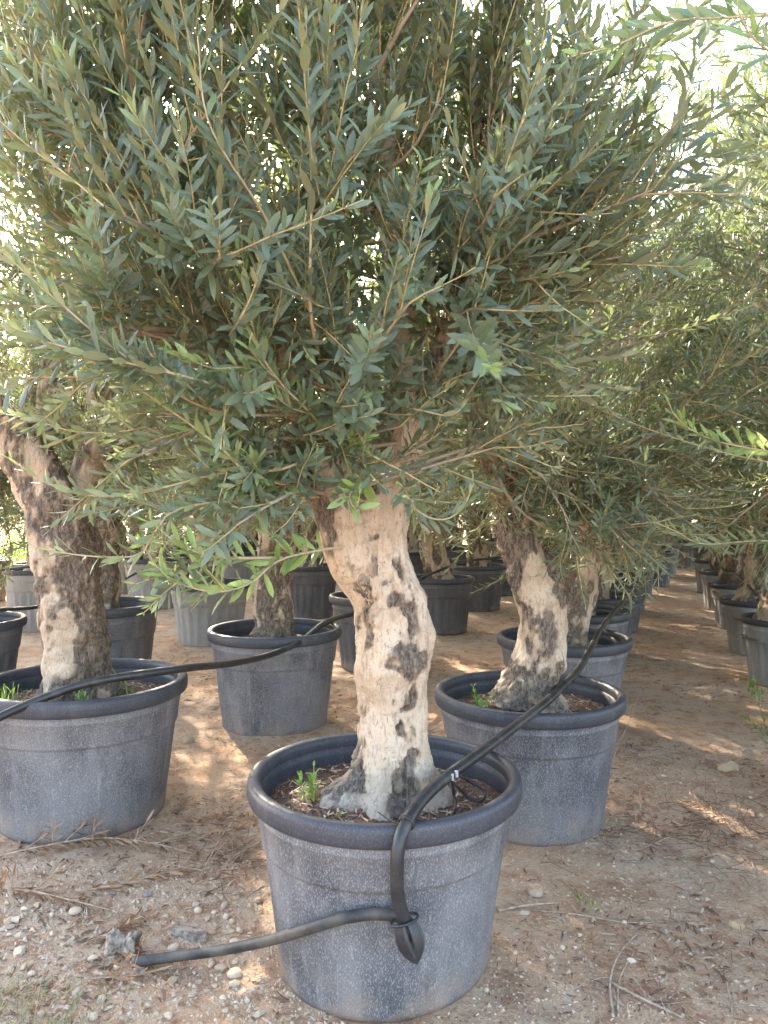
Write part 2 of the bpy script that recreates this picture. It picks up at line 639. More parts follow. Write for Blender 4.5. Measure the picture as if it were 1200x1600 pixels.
# ------------------------------------------------------------------ trunks
def trunk_arrays(ctrl, rings, seg, seed, relief=1.0, patches=(), bias=0.0, flare=0.35, lobes=5, burls=(), psc=1.0):
    c = catmull(np.asarray(ctrl, float), rings)
    pts, rad = c[:, :3], c[:, 3]
    T, U, V = frames(pts)
    th = np.arange(seg) / seg * 2 * np.pi
    dirs = U[:, None] * np.cos(th)[None, :, None] + V[:, None] * np.sin(th)[None, :, None]
    s = np.concatenate([[0], np.cumsum(np.linalg.norm(np.diff(pts, axis=0), axis=1))])
    rng = np.random.default_rng(seed)
    ph = rng.uniform(0, 6.28, 4)
    lob = 0.5 + 0.5 * np.sin(lobes * th[None] + ph[0] + 1.2 * np.sin(th[None] * 2 + ph[1]))
    fl = flare * np.exp(-s / 0.055)[:, None] * (0.35 + 0.9 * lob)
    r = rad[:, None] * (1 + fl)
    p0 = pts[:, None] + dirs * r[..., None]
    q = p0 + seed * 3.7
    # broad lumps and lengthwise flutes
    d = 0.34 * rad[:, None] * fbm(q * 5.5, 3, seed) + 0.16 * rad[:, None] * fbm(q * 14, 2, seed + 41) + 0.05 * rad[:, None] * np.sin(th[None] * lobes + ph[2] + s[:, None] * 2.5)
    # scabby bark patches
    mk = fbm(q * np.array([13, 13, 5.0]), 4, seed + 11) + bias
    for (pp, pr, h_) in burls:
        d = d + h_ * np.exp(-(((p0 - np.asarray(pp)) / pr) ** 2).sum(-1))
    warp = np.stack([fbm(q * 17 + 5.1, 3, seed + 61), fbm(q * 17 + 9.7, 3, seed + 62), fbm(q * 11 + 2.3, 3, seed + 63)], -1) * np.array([0.045, 0.03, 0.075])
    for (pp, pr, asp, w) in patches:
        e = (p0 + warp - np.asarray(pp)) / np.array([pr, pr * 3.6, pr * asp]) * psc
        mk = mk + w * np.exp(-(e ** 2).sum(-1)) * (1 + 0.6 * fbm(q * 30, 2, seed + 5))
    mk = mk + 0.42 * fbm(q * np.array([26, 26, 14]), 4, seed + 31)
    mk = mk + (0.62 if flare > 0 else 0.0) * np.exp(-s / 0.10)[:, None] * (0.7 + 0.8 * fbm(q * 16, 3, seed + 71))
    mask = sstep(-0.02, 0.56, mk)
    crack = np.clip(1 - np.abs(fbm(q * np.array([42, 42, 17.0]), 3, seed + 21)) * 3.6, 0, 1)
    hcrack = np.clip(1 - np.abs(fbm(q * np.array([16, 16, 70.0]), 2, seed + 25)) * 4.0, 0, 1)
    flake = fbm(q * np.array([30, 30, 18]), 3, seed + 2)
    d = d + relief * (mask * (0.005 + 0.015 * flake - 0.013 * crack ** 2 - 0.006 * hcrack ** 3)
                      + (1 - mask) * (0.0055 * fbm(q * np.array([34, 34, 9]), 3, seed + 8) - 0.003 * hcrack ** 4 - 0.0025 * crack ** 4))
    v = p0 + dirs * d[..., None]
    bark = np.clip(mask * 0.58 + 0.55 * mask * crack + 0.22 * crack ** 6 + 0.25 * mask * hcrack ** 2 - 0.5 * mask * np.maximum(flake, 0), 0, 1)
    i = np.arange(rings - 1)[:, None] * seg
    j = np.arange(seg)[None]
    f = np.stack([i + j, i + (j + 1) % seg, i + seg + (j + 1) % seg, i + seg + j], -1).reshape(-1, 4)
    vv = np.vstack([v.reshape(-1, 3), pts[-1:] + T[-1] * rad[-1] * 0.3])
    k = np.arange(seg)
    cap = np.stack([np.full(seg, rings * seg), (rings - 1) * seg + k, (rings - 1) * seg + (k + 1) % seg], -1)
    return vv, [f, cap], np.append(bark.ravel(), 1.0)


# ------------------------------------------------------------------ leaves
def leaf_template(bend, twist, near=True):
    if near:
        t = np.array([0.0, 0.22, 0.5, 0.78, 1.0])
        w = np.array([0.05, 0.72, 1.0, 0.74, 0.0]) * 0.5
        v = [(0, 0, 0)]
        for k in (1, 2, 3):
            for sgn in (-1, 0, 1):
                v.append((sgn * w[k], t[k], 0.022 * (1 - sgn * sgn) + twist * sgn * t[k] * 0.05))
        v.append((0, 1, 0))
        f3 = [(0, 2, 1), (0, 3, 2), (7, 8, 10), (8, 9, 10)]
        for k in (0, 1):
            a = 1 + 3 * k
            f3 += [(a, a + 1, a + 4), (a, a + 4, a + 3), (a + 1, a + 2, a + 5), (a + 1, a + 5, a + 4)]
    else:
        t = np.array([0, 0.3, 0.68, 1.0])
        v = [(0, 0, 0), (-0.43, 0.3, 0), (0.43, 0.3, 0.0), (-0.43, 0.68, 0), (0.43, 0.68, 0), (0, 1, 0)]
        f3 = [(0, 2, 1), (1, 2, 4), (1, 4, 3), (3, 4, 5)]
    v = np.array(v, float)
    v[:, 2] += -bend * v[:, 1] ** 2
    v[:, 1] -= 0.35 * abs(bend) * v[:, 1] ** 3 * abs(bend)
    return v, np.array(f3)


BENDS = [(0.05, 0.0), (0.18, 0.6), (0.30, -0.6), (-0.10, 0.8), (0.12, -1.0)]
TEMPL = {True: [leaf_template(a, t, True) for a, t in BENDS], False: [leaf_template(a, t, False) for a, t in BENDS]}


class Leaves:
    def __init__(self):
        self.p, self.d, self.n, self.l, self.w, self.y, self.b = [], [], [], [], [], [], []

    def add(self, p, d, n, l, w, y, b):
        for a, x in zip((self.p, self.d, self.n, self.l, self.w, self.y, self.b), (p, d, n, l, w, y, b)):
            a.append(x)

    def done(self, seed):
        self.p, self.d, self.n = np.vstack(self.p), np.vstack(self.d), np.vstack(self.n)
        self.l, self.w, self.y, self.b = (np.concatenate(x) for x in (self.l, self.w, self.y, self.b))
        self.d = nrm(self.d)
        self.n = nrm(self.n - self.d * (self.n * self.d).sum(1, keepdims=True))
        self.x = np.cross(self.d, self.n)
        self.t = np.random.default_rng(seed).integers(0, len(BENDS), len(self.l))

    def mesh(self, name, keep, near, mat, off):
        V, Fs, A, base = [], [], [], 0
        for k in range(len(BENDS)):
            ix = np.where(keep & (self.t == k))[0]
            if not len(ix):
                continue
            tv, tf = TEMPL[near][k]
            v = (self.p[ix, None] + self.x[ix, None] * (tv[None, :, :1] * self.w[ix, None, None])
                 + self.d[ix, None] * (tv[None, :, 1:2] * self.l[ix, None, None]) + self.n[ix, None] * (tv[None, :, 2:] * self.l[ix, None, None]))
            V.append(v.reshape(-1, 3))
            Fs.append((tf[None] + (np.arange(len(ix)) * len(tv))[:, None, None] + base).reshape(-1, 3))
            A.append(np.repeat(np.stack([self.y[ix], self.b[ix], 0 * self.b[ix]], -1), len(tv), 0))
            base += len(ix) * len(tv)
        return make_mesh(name, np.vstack(V) - np.asarray(off), np.vstack(Fs), mat, {'tint': np.vstack(A)})


def leafy(bag, path, rng, L=0.06, spacing=0.022, start=0.1, young=0.0, tipyoung=0.35, wide=0.2, droop=0.0, ang=(58, 28), outw=(0, 0, 0)):
    """opposite leaf pairs along a shoot"""
    path = np.asarray(path, float)
    seg = np.linalg.norm(np.diff(path, axis=0), axis=1)
    cum = np.concatenate([[0], np.cumsum(seg)])
    tot = cum[-1]
    s = np.arange(start * tot, tot, spacing)
    if len(s) < 2:
        return
    s = np.clip(s + rng.uniform(-0.25, 0.25, len(s)) * spacing, 0, tot)
    s[-1] = tot
    pos = np.stack([np.interp(s, cum, path[:, k]) for k in range(3)], -1)
    T = nrm(np.stack([np.interp(s, 0.5 * (cum[1:] + cum[:-1]), np.diff(path, axis=0)[:, k] / np.maximum(seg, 1e-9)) for k in range(3)], -1))
    ref = np.array([0.2, 0.3, 1.0]) if abs(T[0][2]) < 0.85 else np.array([1.0, 0.2, 0])
    U = nrm(np.cross(T, ref))
    V = np.cross(T, U)
    k = np.arange(len(s))
    ph = rng.uniform(0, 6.28) + k * (math.pi / 2) + rng.normal(0, 0.25, len(s))
    fr = s / tot
    for side in (0, 1):
        keep = rng.random(len(s)) < 0.93
        n = keep.sum()
        a = ph[keep] + side * math.pi + rng.normal(0, 0.15, n)
        rad = U[keep] * np.cos(a)[:, None] + V[keep] * np.sin(a)[:, None]
        th = np.radians(ang[0] + (ang[1] - ang[0]) * fr[keep] + rng.normal(0, 10, n))[:, None]
        d = T[keep] * np.cos(th) + rad * np.sin(th) + UP * (0.12 - droop)
        nn = T[keep] * np.sin(th) - rad * np.cos(th) + UP * 0.4 + np.asarray(outw) + rng.normal(0, 0.22, (n, 3))
        ln = L * (0.72 + 0.28 * np.sin(np.pi * np.clip(fr[keep] * 0.9 + 0.1, 0, 1))) * np.where(fr[keep] > 0.9, 0.72, 1.0) * rng.uniform(0.72, 1.15, n)
        y = np.clip(young + tipyoung * sstep(0.72, 1.0, fr[keep]) + rng.normal(0, 0.06, n), 0, 1)
        b = rng.uniform(0.72, 1.18, n)
        bag.add(pos[keep] + rad * 0.0015, d, nn, ln, ln * wide * rng.uniform(0.85, 1.2, n), y, b)


def grow(p, d, length, rng, bend=(0, 0, 0.25), jit=0.10):
    n = max(4, int(length / 0.055))
    st = length / n
    out = [np.asarray(p, float)]
    d = nrm(d)
    for _ in range(n):
        d = nrm(d + np.asarray(bend) * st * 4 + rng.normal(0, jit, 3))
        out.append(out[-1] + d * st)
    return np.array(out)


def crown(bag, stems, limbs, center, radii, rng, nb, spb, L=0.06, spacing=0.022, shootlen=(0.16, 0.40), inner=0.45, keep_fn=None, upb=0.5,
          low=-1.0, toplong=0.5, droop_low=0.0, wide=0.2):
    """fills an ellipsoid evenly: boughs run from the nearest limb to spread targets, shoots leave the boughs, leaf pairs the shoots"""
    center, radii = np.asarray(center, float), np.asarray(radii, float)
    lp = np.vstack([catmull(np.asarray(l)[:, :3], 14)[3:] for l in limbs])
    targets = []
    tries = 0
    md = 0.9 * (4.19 * radii.prod() / nb) ** (1 / 3)
    while len(targets) < nb and tries < nb * 80:
        tries += 1
        v = nrm(rng.normal(0, 1, 3))
        if v[2] < low:
            continue
        u = rng.uniform(inner ** 3, 1) ** (1 / 3)
        t = center + v * radii * u * (0.9 + 0.12 * vnoise(v * 2.2 + 3.1, 3))
        if any(np.linalg.norm(t - q) < md * (0.95 if tries < nb * 40 else 0.6) for q in targets):
            continue
        targets.append(t)
    for t in targets:
        dist = np.linalg.norm(lp - t, axis=1) + 0.9 * np.maximum(0, lp[:, 2] - t[2] + 0.05)
        p = lp[rng.choice(np.argsort(dist)[:3])]
        ln = np.linalg.norm(t - p)
        mid = (p + t) / 2 + np.array([0, 0, 0.10 * ln]) * rng.uniform(-0.4, 1.2) + rng.normal(0, 0.07, 3) * ln
        path = catmull(np.vstack([p, mid, t]), max(6, int(ln / 0.07)))
        if keep_fn and not keep_fn(path[-1]):
            continue
        stems.append((path, np.linspace(0.0045 + 0.010 * min(ln, 1), 0.0026, len(path)), 5, 1.0))
        out = nrm((t - center) / radii)
        leafy(bag, path[len(path) // 2:], rng, L, spacing * 1.4, 0.2, 0, 0.1, wide, outw=out * 0.5)
        for k in range(spb):
            fr = rng.uniform(0.22, 1.0) if k else 1.0
            i = fr * (len(path) - 1)
            i0 = min(int(i), len(path) - 2)
            q = path[i0] + (path[i0 + 1] - path[i0]) * (i - i0)
            tg = nrm(path[i0 + 1] - path[i0])
            d = tg * 0.5 + out * (0.5 - 0.2 * (out[2] > -0.2)) + UP * upb * rng.uniform(0.3, 1.8) + rng.normal(0, 0.32, 3)
            ext = 1.0 + toplong * max(0, out[2]) * rng.random()
            sp = grow(q, d, rng.uniform(*shootlen) * ext, rng, (0, 0, 0.12 * rng.uniform(-0.6 - droop_low * (out[2] < 0), 1.6)), 0.07)
            if keep_fn and not (keep_fn(sp[-1]) and keep_fn(sp[len(sp) // 2])):
                continue
            stems.append((sp, np.linspace(0.0030, 0.0012, len(sp)), 3, 0.0))
            leafy(bag, sp, rng, L * rng.uniform(0.8, 1.12), spacing * rng.uniform(0.85, 1.25), 0.12, 0, 0.15 + 0.5 * (rng.random() < 0.22), wide, outw=out * 0.55)


_leaf_meshes = {}


def leaf_mesh(k, cls):
    key = (k, cls)
    if key not in _leaf_meshes:
        v, f = TEMPL[True][k]
        y = (0.0, 0.05, 0.28, 0.75)[cls]
        b_ = (0.82, 1.06, 1.0, 1.02)[cls]
        _leaf_meshes[key] = make_mesh('leaf', v, f, M['leaf'], {'tint': np.tile([y, b_, 0.0], (len(v), 1))})
    return _leaf_meshes[key]


def pick_leaves(bag, count, cell=13):
    rel = bag.p + bag.d * bag.l[:, None] * 0.5
    dep = rel[:, 1]
    ok = dep > 0.4
    px = 600 + F * rel[:, 0] / np.maximum(dep, 0.1)
    py = HY + F * (CAMZ - rel[:, 2]) / np.maximum(dep, 0.1)
    ok &= (px > 5) & (px < 1195) & (py > 5) & (py < 1595)
    view = nrm(rel - np.array([0, 0, CAMZ]))
    face = np.abs((bag.n * view).sum(1)) * np.sqrt(np.clip(1 - (bag.d * view).sum(1) ** 2, 0, 1))
    size = bag.l * bag.w / np.maximum(dep, 0.1) ** 2 * face
    best = {}
    for i in np.where(ok)[0]:
        c = (int(px[i] // cell), int(py[i] // cell))
        if c not in best or dep[i] < dep[best[c]]:
            best[c] = i
    cand = np.array(sorted(best.values(), key=lambda i: -size[i])[:count], int)
    mask = np.zeros(len(bag.l), bool)
    mask[cand] = True
    return mask


def assemble_tree(label, loc, group, trunk, limbs, stems, bag, nleaf, near, seed, rz=0.0):
    """trunk/limbs: (verts, faces, bark) in world space; returns the tree Empty"""
    loc = np.asarray(loc, float)
    t = thing('olive_tree', label, 'olive tree', loc, group)
    v, f, a = trunk
    link('trunk', make_mesh('trunk', v - loc, f, M['bark'], {'bark': a}), t)
    for v, f, a in limbs:
        link('limb', make_mesh('limb', v - loc, f, M['bark'], {'bark': a}), t)
    mb = Mesher()
    for (p, r, sg, age) in stems:
        v, f = tube(p, r, sg, False)
        mb.add(v, f, age)
    tag(link('twigs', mb.mesh('twigs', M['twig'], 'age', loc), t), kind='stuff')
    bag.done(seed)
    sel = pick_leaves(bag, nleaf) if nleaf else np.zeros(len(bag.l), bool)
    tag(link('foliage', bag.mesh('foliage', ~sel, near, M['leaf'], loc), t), kind='stuff')
    for i in np.where(sel)[0]:
        cls = 3 if bag.y[i] > 0.45 else 2 if bag.y[i] > 0.15 else 1 if bag.b[i] > 0.95 else 0
        o = link('leaf', leaf_mesh(int(bag.t[i]), cls), t)
        mt = Matrix.Identity(4)
        for r in range(3):
            mt[r][0] = bag.x[i][r] * bag.w[i]
            mt[r][1] = bag.d[i][r] * bag.l[i]
            mt[r][2] = bag.n[i][r] * bag.l[i]
            mt[r][3] = bag.p[i][r] - loc[r]
        o.matrix_local = mt
    return t


def off_camera(p):
    return not (p[1] < 1.15 and abs(p[0]) < 0.9 + 0.0 * p[1]) and p[1] > 0.55


def pixpath(pts, n):
    return catmull(np.array([P(*q) for q in pts]), n)


# ================================================================== the olive in the front pot
MX, MY = 0.0, 2.25
zs = place_pot(MX, MY, 0.40, 0.545, 'big', 'weathered grey pot with dark rolled rim, the hose tied over its front', rz=0.4)


def px_ctrl(rows, d, dd=0.0):
    """rows of (centre px, row px, half-width px) on a trunk at depth d"""
    return [(*P(cx, py, d + dd * k), hw / F * d * 0.92) for k, (cx, py, hw) in enumerate(rows)]


rng = np.random.default_rng(7)
tr = px_ctrl([(604, 1276, 84), (606, 1240, 74), (611, 1190, 64), (612, 1130, 59), (613, 1075, 58), (620, 1020, 60), (616, 970, 60), (602, 920, 60),
              (589, 875, 62), (584, 840, 62), (594, 800, 54), (614, 765, 42), (630, 725, 34), (645, 650, 27), (640, 560, 22), (612, 400, 18)], 2.25)
fr = 2.13
pt = [(P(566, 905, fr), 0.044, 1.8, 0.78), (P(566, 960, fr), 0.046, 2.0, 0.78), (P(572, 1020, fr), 0.040, 2.0, 0.72), (P(575, 1075, fr), 0.026, 2.2, 0.5),
      (P(608, 905, fr), 0.016, 0.8, 0.9), (P(632, 880, fr), 0.022, 2.0, 0.8), (P(622, 945, fr), 0.026, 1.3, 1.1), (P(642, 975, fr), 0.02, 1.8, 1.0),
      (P(628, 1025, fr), 0.044, 1.1, 1.2), (P(655, 1050, fr), 0.030, 1.3, 1.0), (P(636, 1100, fr), 0.04, 1.0, 1.1), (P(632, 1138, fr), 0.020, 1.2, 1.0),
      (P(600, 1095, fr), 0.035, 1.3, 0.45), (P(585, 835, fr), 0.030, 0.6, 0.9), (P(510, 805, fr), 0.035, 1.6, 1.0), (P(650, 1195, fr), 0.026, 1.0, 0.8),
      (P(590, 1190, fr), 0.03, 0.7, 0.5), (P(640, 1240, fr), 0.06, 0.7, 0.8), (P(550, 1240, fr), 0.05, 0.8, 0.8), (P(632, 800, fr), 0.018, 1.2, 0.8)]
burls = [(P(522, 1245, 2.20), 0.060, 0.062), (P(688, 1232, 2.25), 0.055, 0.055), (P(600, 1275, 2.10), 0.05, 0.02), (P(674, 995, 2.22), 0.034, 0.014), (P(648, 1215, 2.15), 0.03, 0.014), (P(575, 1262, 2.12), 0.035, 0.016),
         (P(545, 1190, 2.2), 0.03, 0.012), (P(515, 810, 2.2), 0.03, 0.015)]
main_trunk = trunk_arrays(tr, 310, 150, 3, 1.15, pt, -0.06, 0.38, 5, burls, 1.22)
limb_rows = [
    [(*P(590, 950, 2.25), 0.055), (*P(570, 885, 2.235), 0.084), (*P(549, 835, 2.215), 0.084), (*P(530, 795, 2.20), 0.072), (*P(507, 745, 2.18), 0.058), (*P(482, 660, 2.18), 0.050), (*P(450, 540, 2.2), 0.042), (*P(400, 380, 2.3), 0.032), (*P(360, 180, 2.35), 0.018)],
    [(*P(645, 650, 2.25), 0.048), (*P(640, 560, 2.27), 0.042), (*P(612, 400, 2.33), 0.034), (*P(605, 250, 2.4), 0.028), (*P(610, 80, 2.45), 0.016)],
    [(*P(590, 820, 2.36), 0.07), (*P(585, 740, 2.5), 0.055), (*P(570, 620, 2.65), 0.045), (*P(520, 450, 2.75), 0.035), (*P(480, 200, 2.8), 0.02)],
    [(*P(648, 640, 2.3), 0.035), (*P(700, 520, 2.2), 0.03), (*P(740, 400, 2.1), 0.024), (*P(790, 250, 2.1), 0.014)],
    [(*P(482, 660, 2.16), 0.035), (*P(380, 560, 2.1), 0.028), (*P(280, 420, 2.05), 0.022), (*P(180, 240, 2.05), 0.013)],
    [(*P(605, 360, 2.38), 0.025), (*P(590, 330, 2.1), 0.02), (*P(560, 200, 1.95), 0.014)],
]
main_limbs = [trunk_arrays(l, 120, 64, 20 + i, 0.9, [(P(505, 800, 2.15), 0.04, 1.6, 0.9)] if i == 0 else [], -0.06, 0.0, 3) for i, l in enumerate(limb_rows)]
stems, bag = [], Leaves()
crown(bag, stems, limb_rows, (-0.20, 2.22, 2.25), (1.02, 0.85, 0.86), rng, 150, 9, 0.070, 0.0215, (0.18, 0.44), 0.36, off_camera, 0.75, -0.72, 0.7, wide=0.23)
# dense low skirt around the fork, in front of and beside the limbs
for (c, r, n, L) in (((0.06, 2.05, 1.83), (0.48, 0.36, 0.24), 32, 0.064), ((-0.50, 1.92, 1.64), (0.50, 0.32, 0.26), 24, 0.068), ((0.36, 2.2, 1.66), (0.22, 0.25, 0.24), 10, 0.06),
                  ((0.0, 1.97, 1.50), (0.22, 0.08, 0.06), 4, 0.055), ((-0.42, 1.9, 1.30), (0.20, 0.16, 0.14), 9, 0.060), ((-0.2, 2.6, 1.6), (0.8, 0.35, 0.25), 16, 0.066)):
    crown(bag, stems, limb_rows, c, r, rng, n, 6, L, 0.020, (0.10, 0.24), 0.1, off_camera, 0.22, toplong=0.0, wide=0.235)
feat = [  # shoots that can be told apart: (pixel x, pixel y, depth)..., leaf length, youth
    ([(500, 712, 2.18), (500, 665, 1.95), (440, 600, 1.82), (405, 545, 1.78), (385, 450, 1.76), (376, 352, 1.75)], 0.062, 0.25, 0.7),
    ([(500, 712, 2.18), (470, 722, 1.95), (430, 735, 1.9), (345, 740, 1.85), (190, 775, 1.8), (90, 762, 1.78), (20, 720, 1.76)], 0.055, 0.12, 0.4),
    ([(515, 770, 2.17), (400, 745, 1.88), (340, 695, 1.8), (265, 640, 1.75), (190, 590, 1.72), (105, 545, 1.7)], 0.062, 0.45, 0.4),
    ([(515, 775, 2.17), (300, 790, 1.8), (240, 835, 1.75), (215, 868, 1.73), (130, 868, 1.7), (52, 855, 1.7)], 0.058, 0.2, 0.3),
    ([(560, 850, 2.2), (445, 872, 1.95), (390, 912, 1.85), (330, 925, 1.8), (260, 900, 1.76), (222, 850, 1.74)], 0.062, 0.6, 0.4),
    ([(440, 872, 1.95), (340, 870, 1.8), (280, 850, 1.76), (235, 815, 1.74)], 0.060, 0.65, 0.4),
    ([(500, 712, 2.18), (560, 690, 1.95), (575, 668, 1.90)], 0.056, 0.8, 0.3),
    ([(590, 740, 2.18), (548, 770, 1.98), (556, 795, 1.94), (562, 775, 1.93)], 0.062, 0.75, 0.4),
    ([(620, 740, 2.2), (650, 795, 1.98), (690, 812, 1.94), (722, 795, 1.92), (740, 755, 1.91)], 0.050, 0.1, 0.35),
    ([(480, 640, 2.05), (400, 580, 1.85), (330, 575, 1.75), (270, 548, 1.7)], 0.062, 0.5, 0.5),
    ([(470, 650, 2.05), (330, 640, 1.8), (200, 560, 1.65), (90, 470, 1.55), (0, 390, 1.5)], 0.066, 0.05, 0.3),
    ([(470, 650, 2.05), (330, 600, 1.75), (170, 560, 1.6), (60, 530, 1.55), (-40, 490, 1.5)], 0.066, 0.05, 0.3),
    ([(500, 560, 1.95), (485, 480, 1.75), (487, 300, 1.65), (482, 120, 1.6), (478, 10, 1.58)], 0.060, 0.0, 0.3),
    ([(500, 520, 1.9), (420, 350, 1.65), (330, 200, 1.5), (310, 60, 1.45)], 0.066, 0.0, 0.4),
    ([(660, 620, 2.1), (700, 560, 1.95), (740, 520, 1.9), (790, 560, 1.88), (815, 575, 1.87)], 0.050, 0.1, 0.3),
    ([(620, 560, 2.0), (600, 520, 1.85), (605, 470, 1.8), (615, 440, 1.78)], 0.05, 0.1, 0.4),
    ([(620, 640, 2.05), (650, 640, 1.9), (700, 650, 1.85), (720, 640, 1.84)], 0.05, 0.05, 0.2),
]
for pts, L, y, ty in feat:
    p = pixpath(pts, 26)
    stems.append((p, np.linspace(0.0048, 0.0014, len(p)), 6, 0.5))
    L *= 1.14
    leafy(bag, p, rng, L, 0.021, 0.22, y, ty, 0.235, outw=(0, -0.4, 0.1))
    for k in (9, 13, 17):
        if len(pts) > 4 and rng.random() < 0.7:
            sp = grow(p[k], nrm(p[k + 1] - p[k]) + nrm(rng.normal(0, 1, 3)) * 0.8 + UP * 0.35, rng.uniform(0.07, 0.16), rng)
            stems.append((sp, np.linspace(0.002, 0.0012, len(sp)), 4, 0.2))
            leafy(bag, sp, rng, L * 0.9, 0.017, 0.15, y, ty, 0.21)
assemble_tree('old olive tree with pale scabbed trunk planted in the pot under the tied hose', (MX, MY, zs), None, main_trunk, main_limbs, stems, bag, 300, True, 1)


# ================================================================== other trees with traced trunks
def traced_tree(label, x, y, R, H, style, potlabel, rows, limbs, center, radii, nb, spb, seed, patches, bias, nleaf, L=0.067, low=-1.0, rings=170, potgroup=None, dd=0.0, skirt=()):
    zs = place_pot(x, y, R, H, style, potlabel, potgroup, rz=seed * 0.7)
    rng = np.random.default_rng(seed)
    tk = trunk_arrays(px_ctrl(rows, y, dd), rings, 96, seed, 1.0, patches, bias, 0.3, 4)
    lm = [trunk_arrays(l, 44, 30, seed + 30 + i, 0.7, [], 0.25, 0.0, 3) for i, l in enumerate(limbs)]
    stems, bag = [], Leaves()
    crown(bag, stems, limbs, center, radii, rng, nb, spb, L, 0.0225, (0.18, 0.46), 0.38, off_camera, 0.7, low, 0.7)
    for (c, r, n) in skirt:
        crown(bag, stems, limbs, c, r, rng, n, 7, L * 0.85, 0.021, (0.10, 0.26), 0.1, off_camera, 0.2, toplong=0.0)
    assemble_tree(label, (x, y, zs), None, tk, lm, stems, bag, nleaf, False, seed)


d = 3.30
traced_tree('thick olive tree leaning away from the front tree, dark bark over a pale foot', -1.29, d, 0.435, 0.585, 'big',
            'wide streaked grey pot holding the thick leaning trunk, dry branch at its foot',
            [(124, 1096, 66), (122, 1060, 60), (119, 1000, 54), (116, 950, 54), (112, 900, 54), (103, 860, 54), (88, 815, 52), (70, 770, 46), (45, 720, 42), (15, 660, 38)],
            [[(*P(70, 780, d), 0.10), (*P(30, 690, d), 0.085), (*P(-50, 580, d), 0.07), (*P(-130, 430, d), 0.05), (*P(-180, 200, d), 0.03)],
             [(*P(100, 830, d + .05), 0.09), (*P(130, 760, d + .1), 0.07), (*P(150, 660, d + .1), 0.055), (*P(160, 480, d + .1), 0.04), (*P(190, 250, d), 0.025)],
             [(*P(60, 750, d), 0.06), (*P(70, 640, d + .1), 0.04), (*P(90, 480, d + .1), 0.03), (*P(60, 250, d - .2), 0.02)]],
            (-1.55, 3.3, 2.35), (0.95, 0.9, 0.92), 75, 8, 41,
            [(P(125, 900, d - .14), 0.11, 1.1, 1.2), (P(160, 990, d - .1), 0.07, 1.6, 1.2), (P(150, 1050, d - .1), 0.06, 1.2, 0.9), (P(110, 830, d - .14), 0.06, 1.3, 0.8), (P(30, 740, d - .1), 0.05, 1.6, 0.8)],
            0.17, 140, low=-0.7, skirt=(((-1.0, 3.2, 1.72), (0.6, 0.5, 0.24), 20), ((-0.95, 3.5, 1.45), (0.35, 0.3, 0.2), 12)))
d = 3.26
traced_tree('olive tree with pale bowed foot, planted right behind the front pot', 0.617, d, 0.40, 0.545, 'big',
            'grey pot standing right behind the front pot, hose running above its rim',
            [(826, 1100, 58), (830, 1070, 47), (838, 1035, 42), (845, 990, 41), (843, 950, 40), (830, 905, 38), (815, 860, 33), (803, 810, 28), (793, 750, 24), (790, 690, 22), (797, 640, 21)],
            [[(*P(795, 760, d), 0.075), (*P(790, 650, d), 0.065), (*P(810, 520, d), 0.05), (*P(830, 330, d), 0.035), (*P(850, 150, d), 0.02)],
             [(*P(830, 910, d), 0.06), (*P(862, 850, d + .1), 0.05), (*P(890, 740, d + .2), 0.042), (*P(920, 560, d + .3), 0.033), (*P(960, 330, d + .3), 0.02)],
             [(*P(800, 790, d), 0.05), (*P(760, 700, d - .2), 0.042), (*P(730, 560, d - .3), 0.03), (*P(720, 380, d - .3), 0.02)]],
            (0.72, 3.3, 2.2), (0.80, 0.80, 0.98), 75, 8, 52,
            [(P(790, 880, d - .1), 0.075, 2.4, 1.3), (P(790, 780, d - .1), 0.08, 1.6, 0.8), (P(800, 960, d - .1), 0.035, 1.5, 1.0), (P(845, 975, d - .1), 0.018, 1.2, 1.0), (P(820, 1045, d - .1), 0.024, 0.9, 1.0), (P(850, 1075, d - .1), 0.03, 1.2, 0.9), (P(880, 920, d - .1), 0.04, 1.6, 1.1)],
            0.04, 120, low=-0.8, skirt=(((0.92, 3.15, 1.36), (0.45, 0.35, 0.28), 34), ((0.45, 3.25, 1.7), (0.32, 0.3, 0.26), 12), ((0.85, 3.1, 1.66), (0.5, 0.35, 0.2), 16), ((0.92, 3.15, 1.20), (0.26, 0.25, 0.15), 14), ((0.40, 3.2, 1.42), (0.10, 0.16, 0.14), 4)))
d = 4.73
traced_tree('upright olive tree between the leaning thick tree and the front tree', -0.674, d, 0.41, 0.60, 'big',
            'dark grey pot between the leaning thick tree and the front trunk',
            [(428, 1000, 38), (428, 975, 33), (428, 940, 31), (428, 900, 31), (430, 860, 33), (430, 810, 32), (428, 760, 28), (425, 700, 24)],
            [[(*P(430, 800, d), 0.10), (*P(415, 700, d), 0.08), (*P(390, 560, d), 0.06), (*P(380, 350, d), 0.03)],
             [(*P(430, 800, d), 0.10), (*P(450, 690, d), 0.08), (*P(480, 540, d), 0.05), (*P(490, 330, d), 0.03)]],
            (-0.65, 4.75, 2.25), (0.9, 0.85, 1.0), 60, 8, 63,
            [(P(440, 880, d - .1), 0.10, 1.4, 1.0), (P(410, 940, d - .1), 0.05, 1.2, 0.8)], 0.22, 0, skirt=(((-0.6, 4.5, 1.45), (0.75, 0.5, 0.28), 30),))

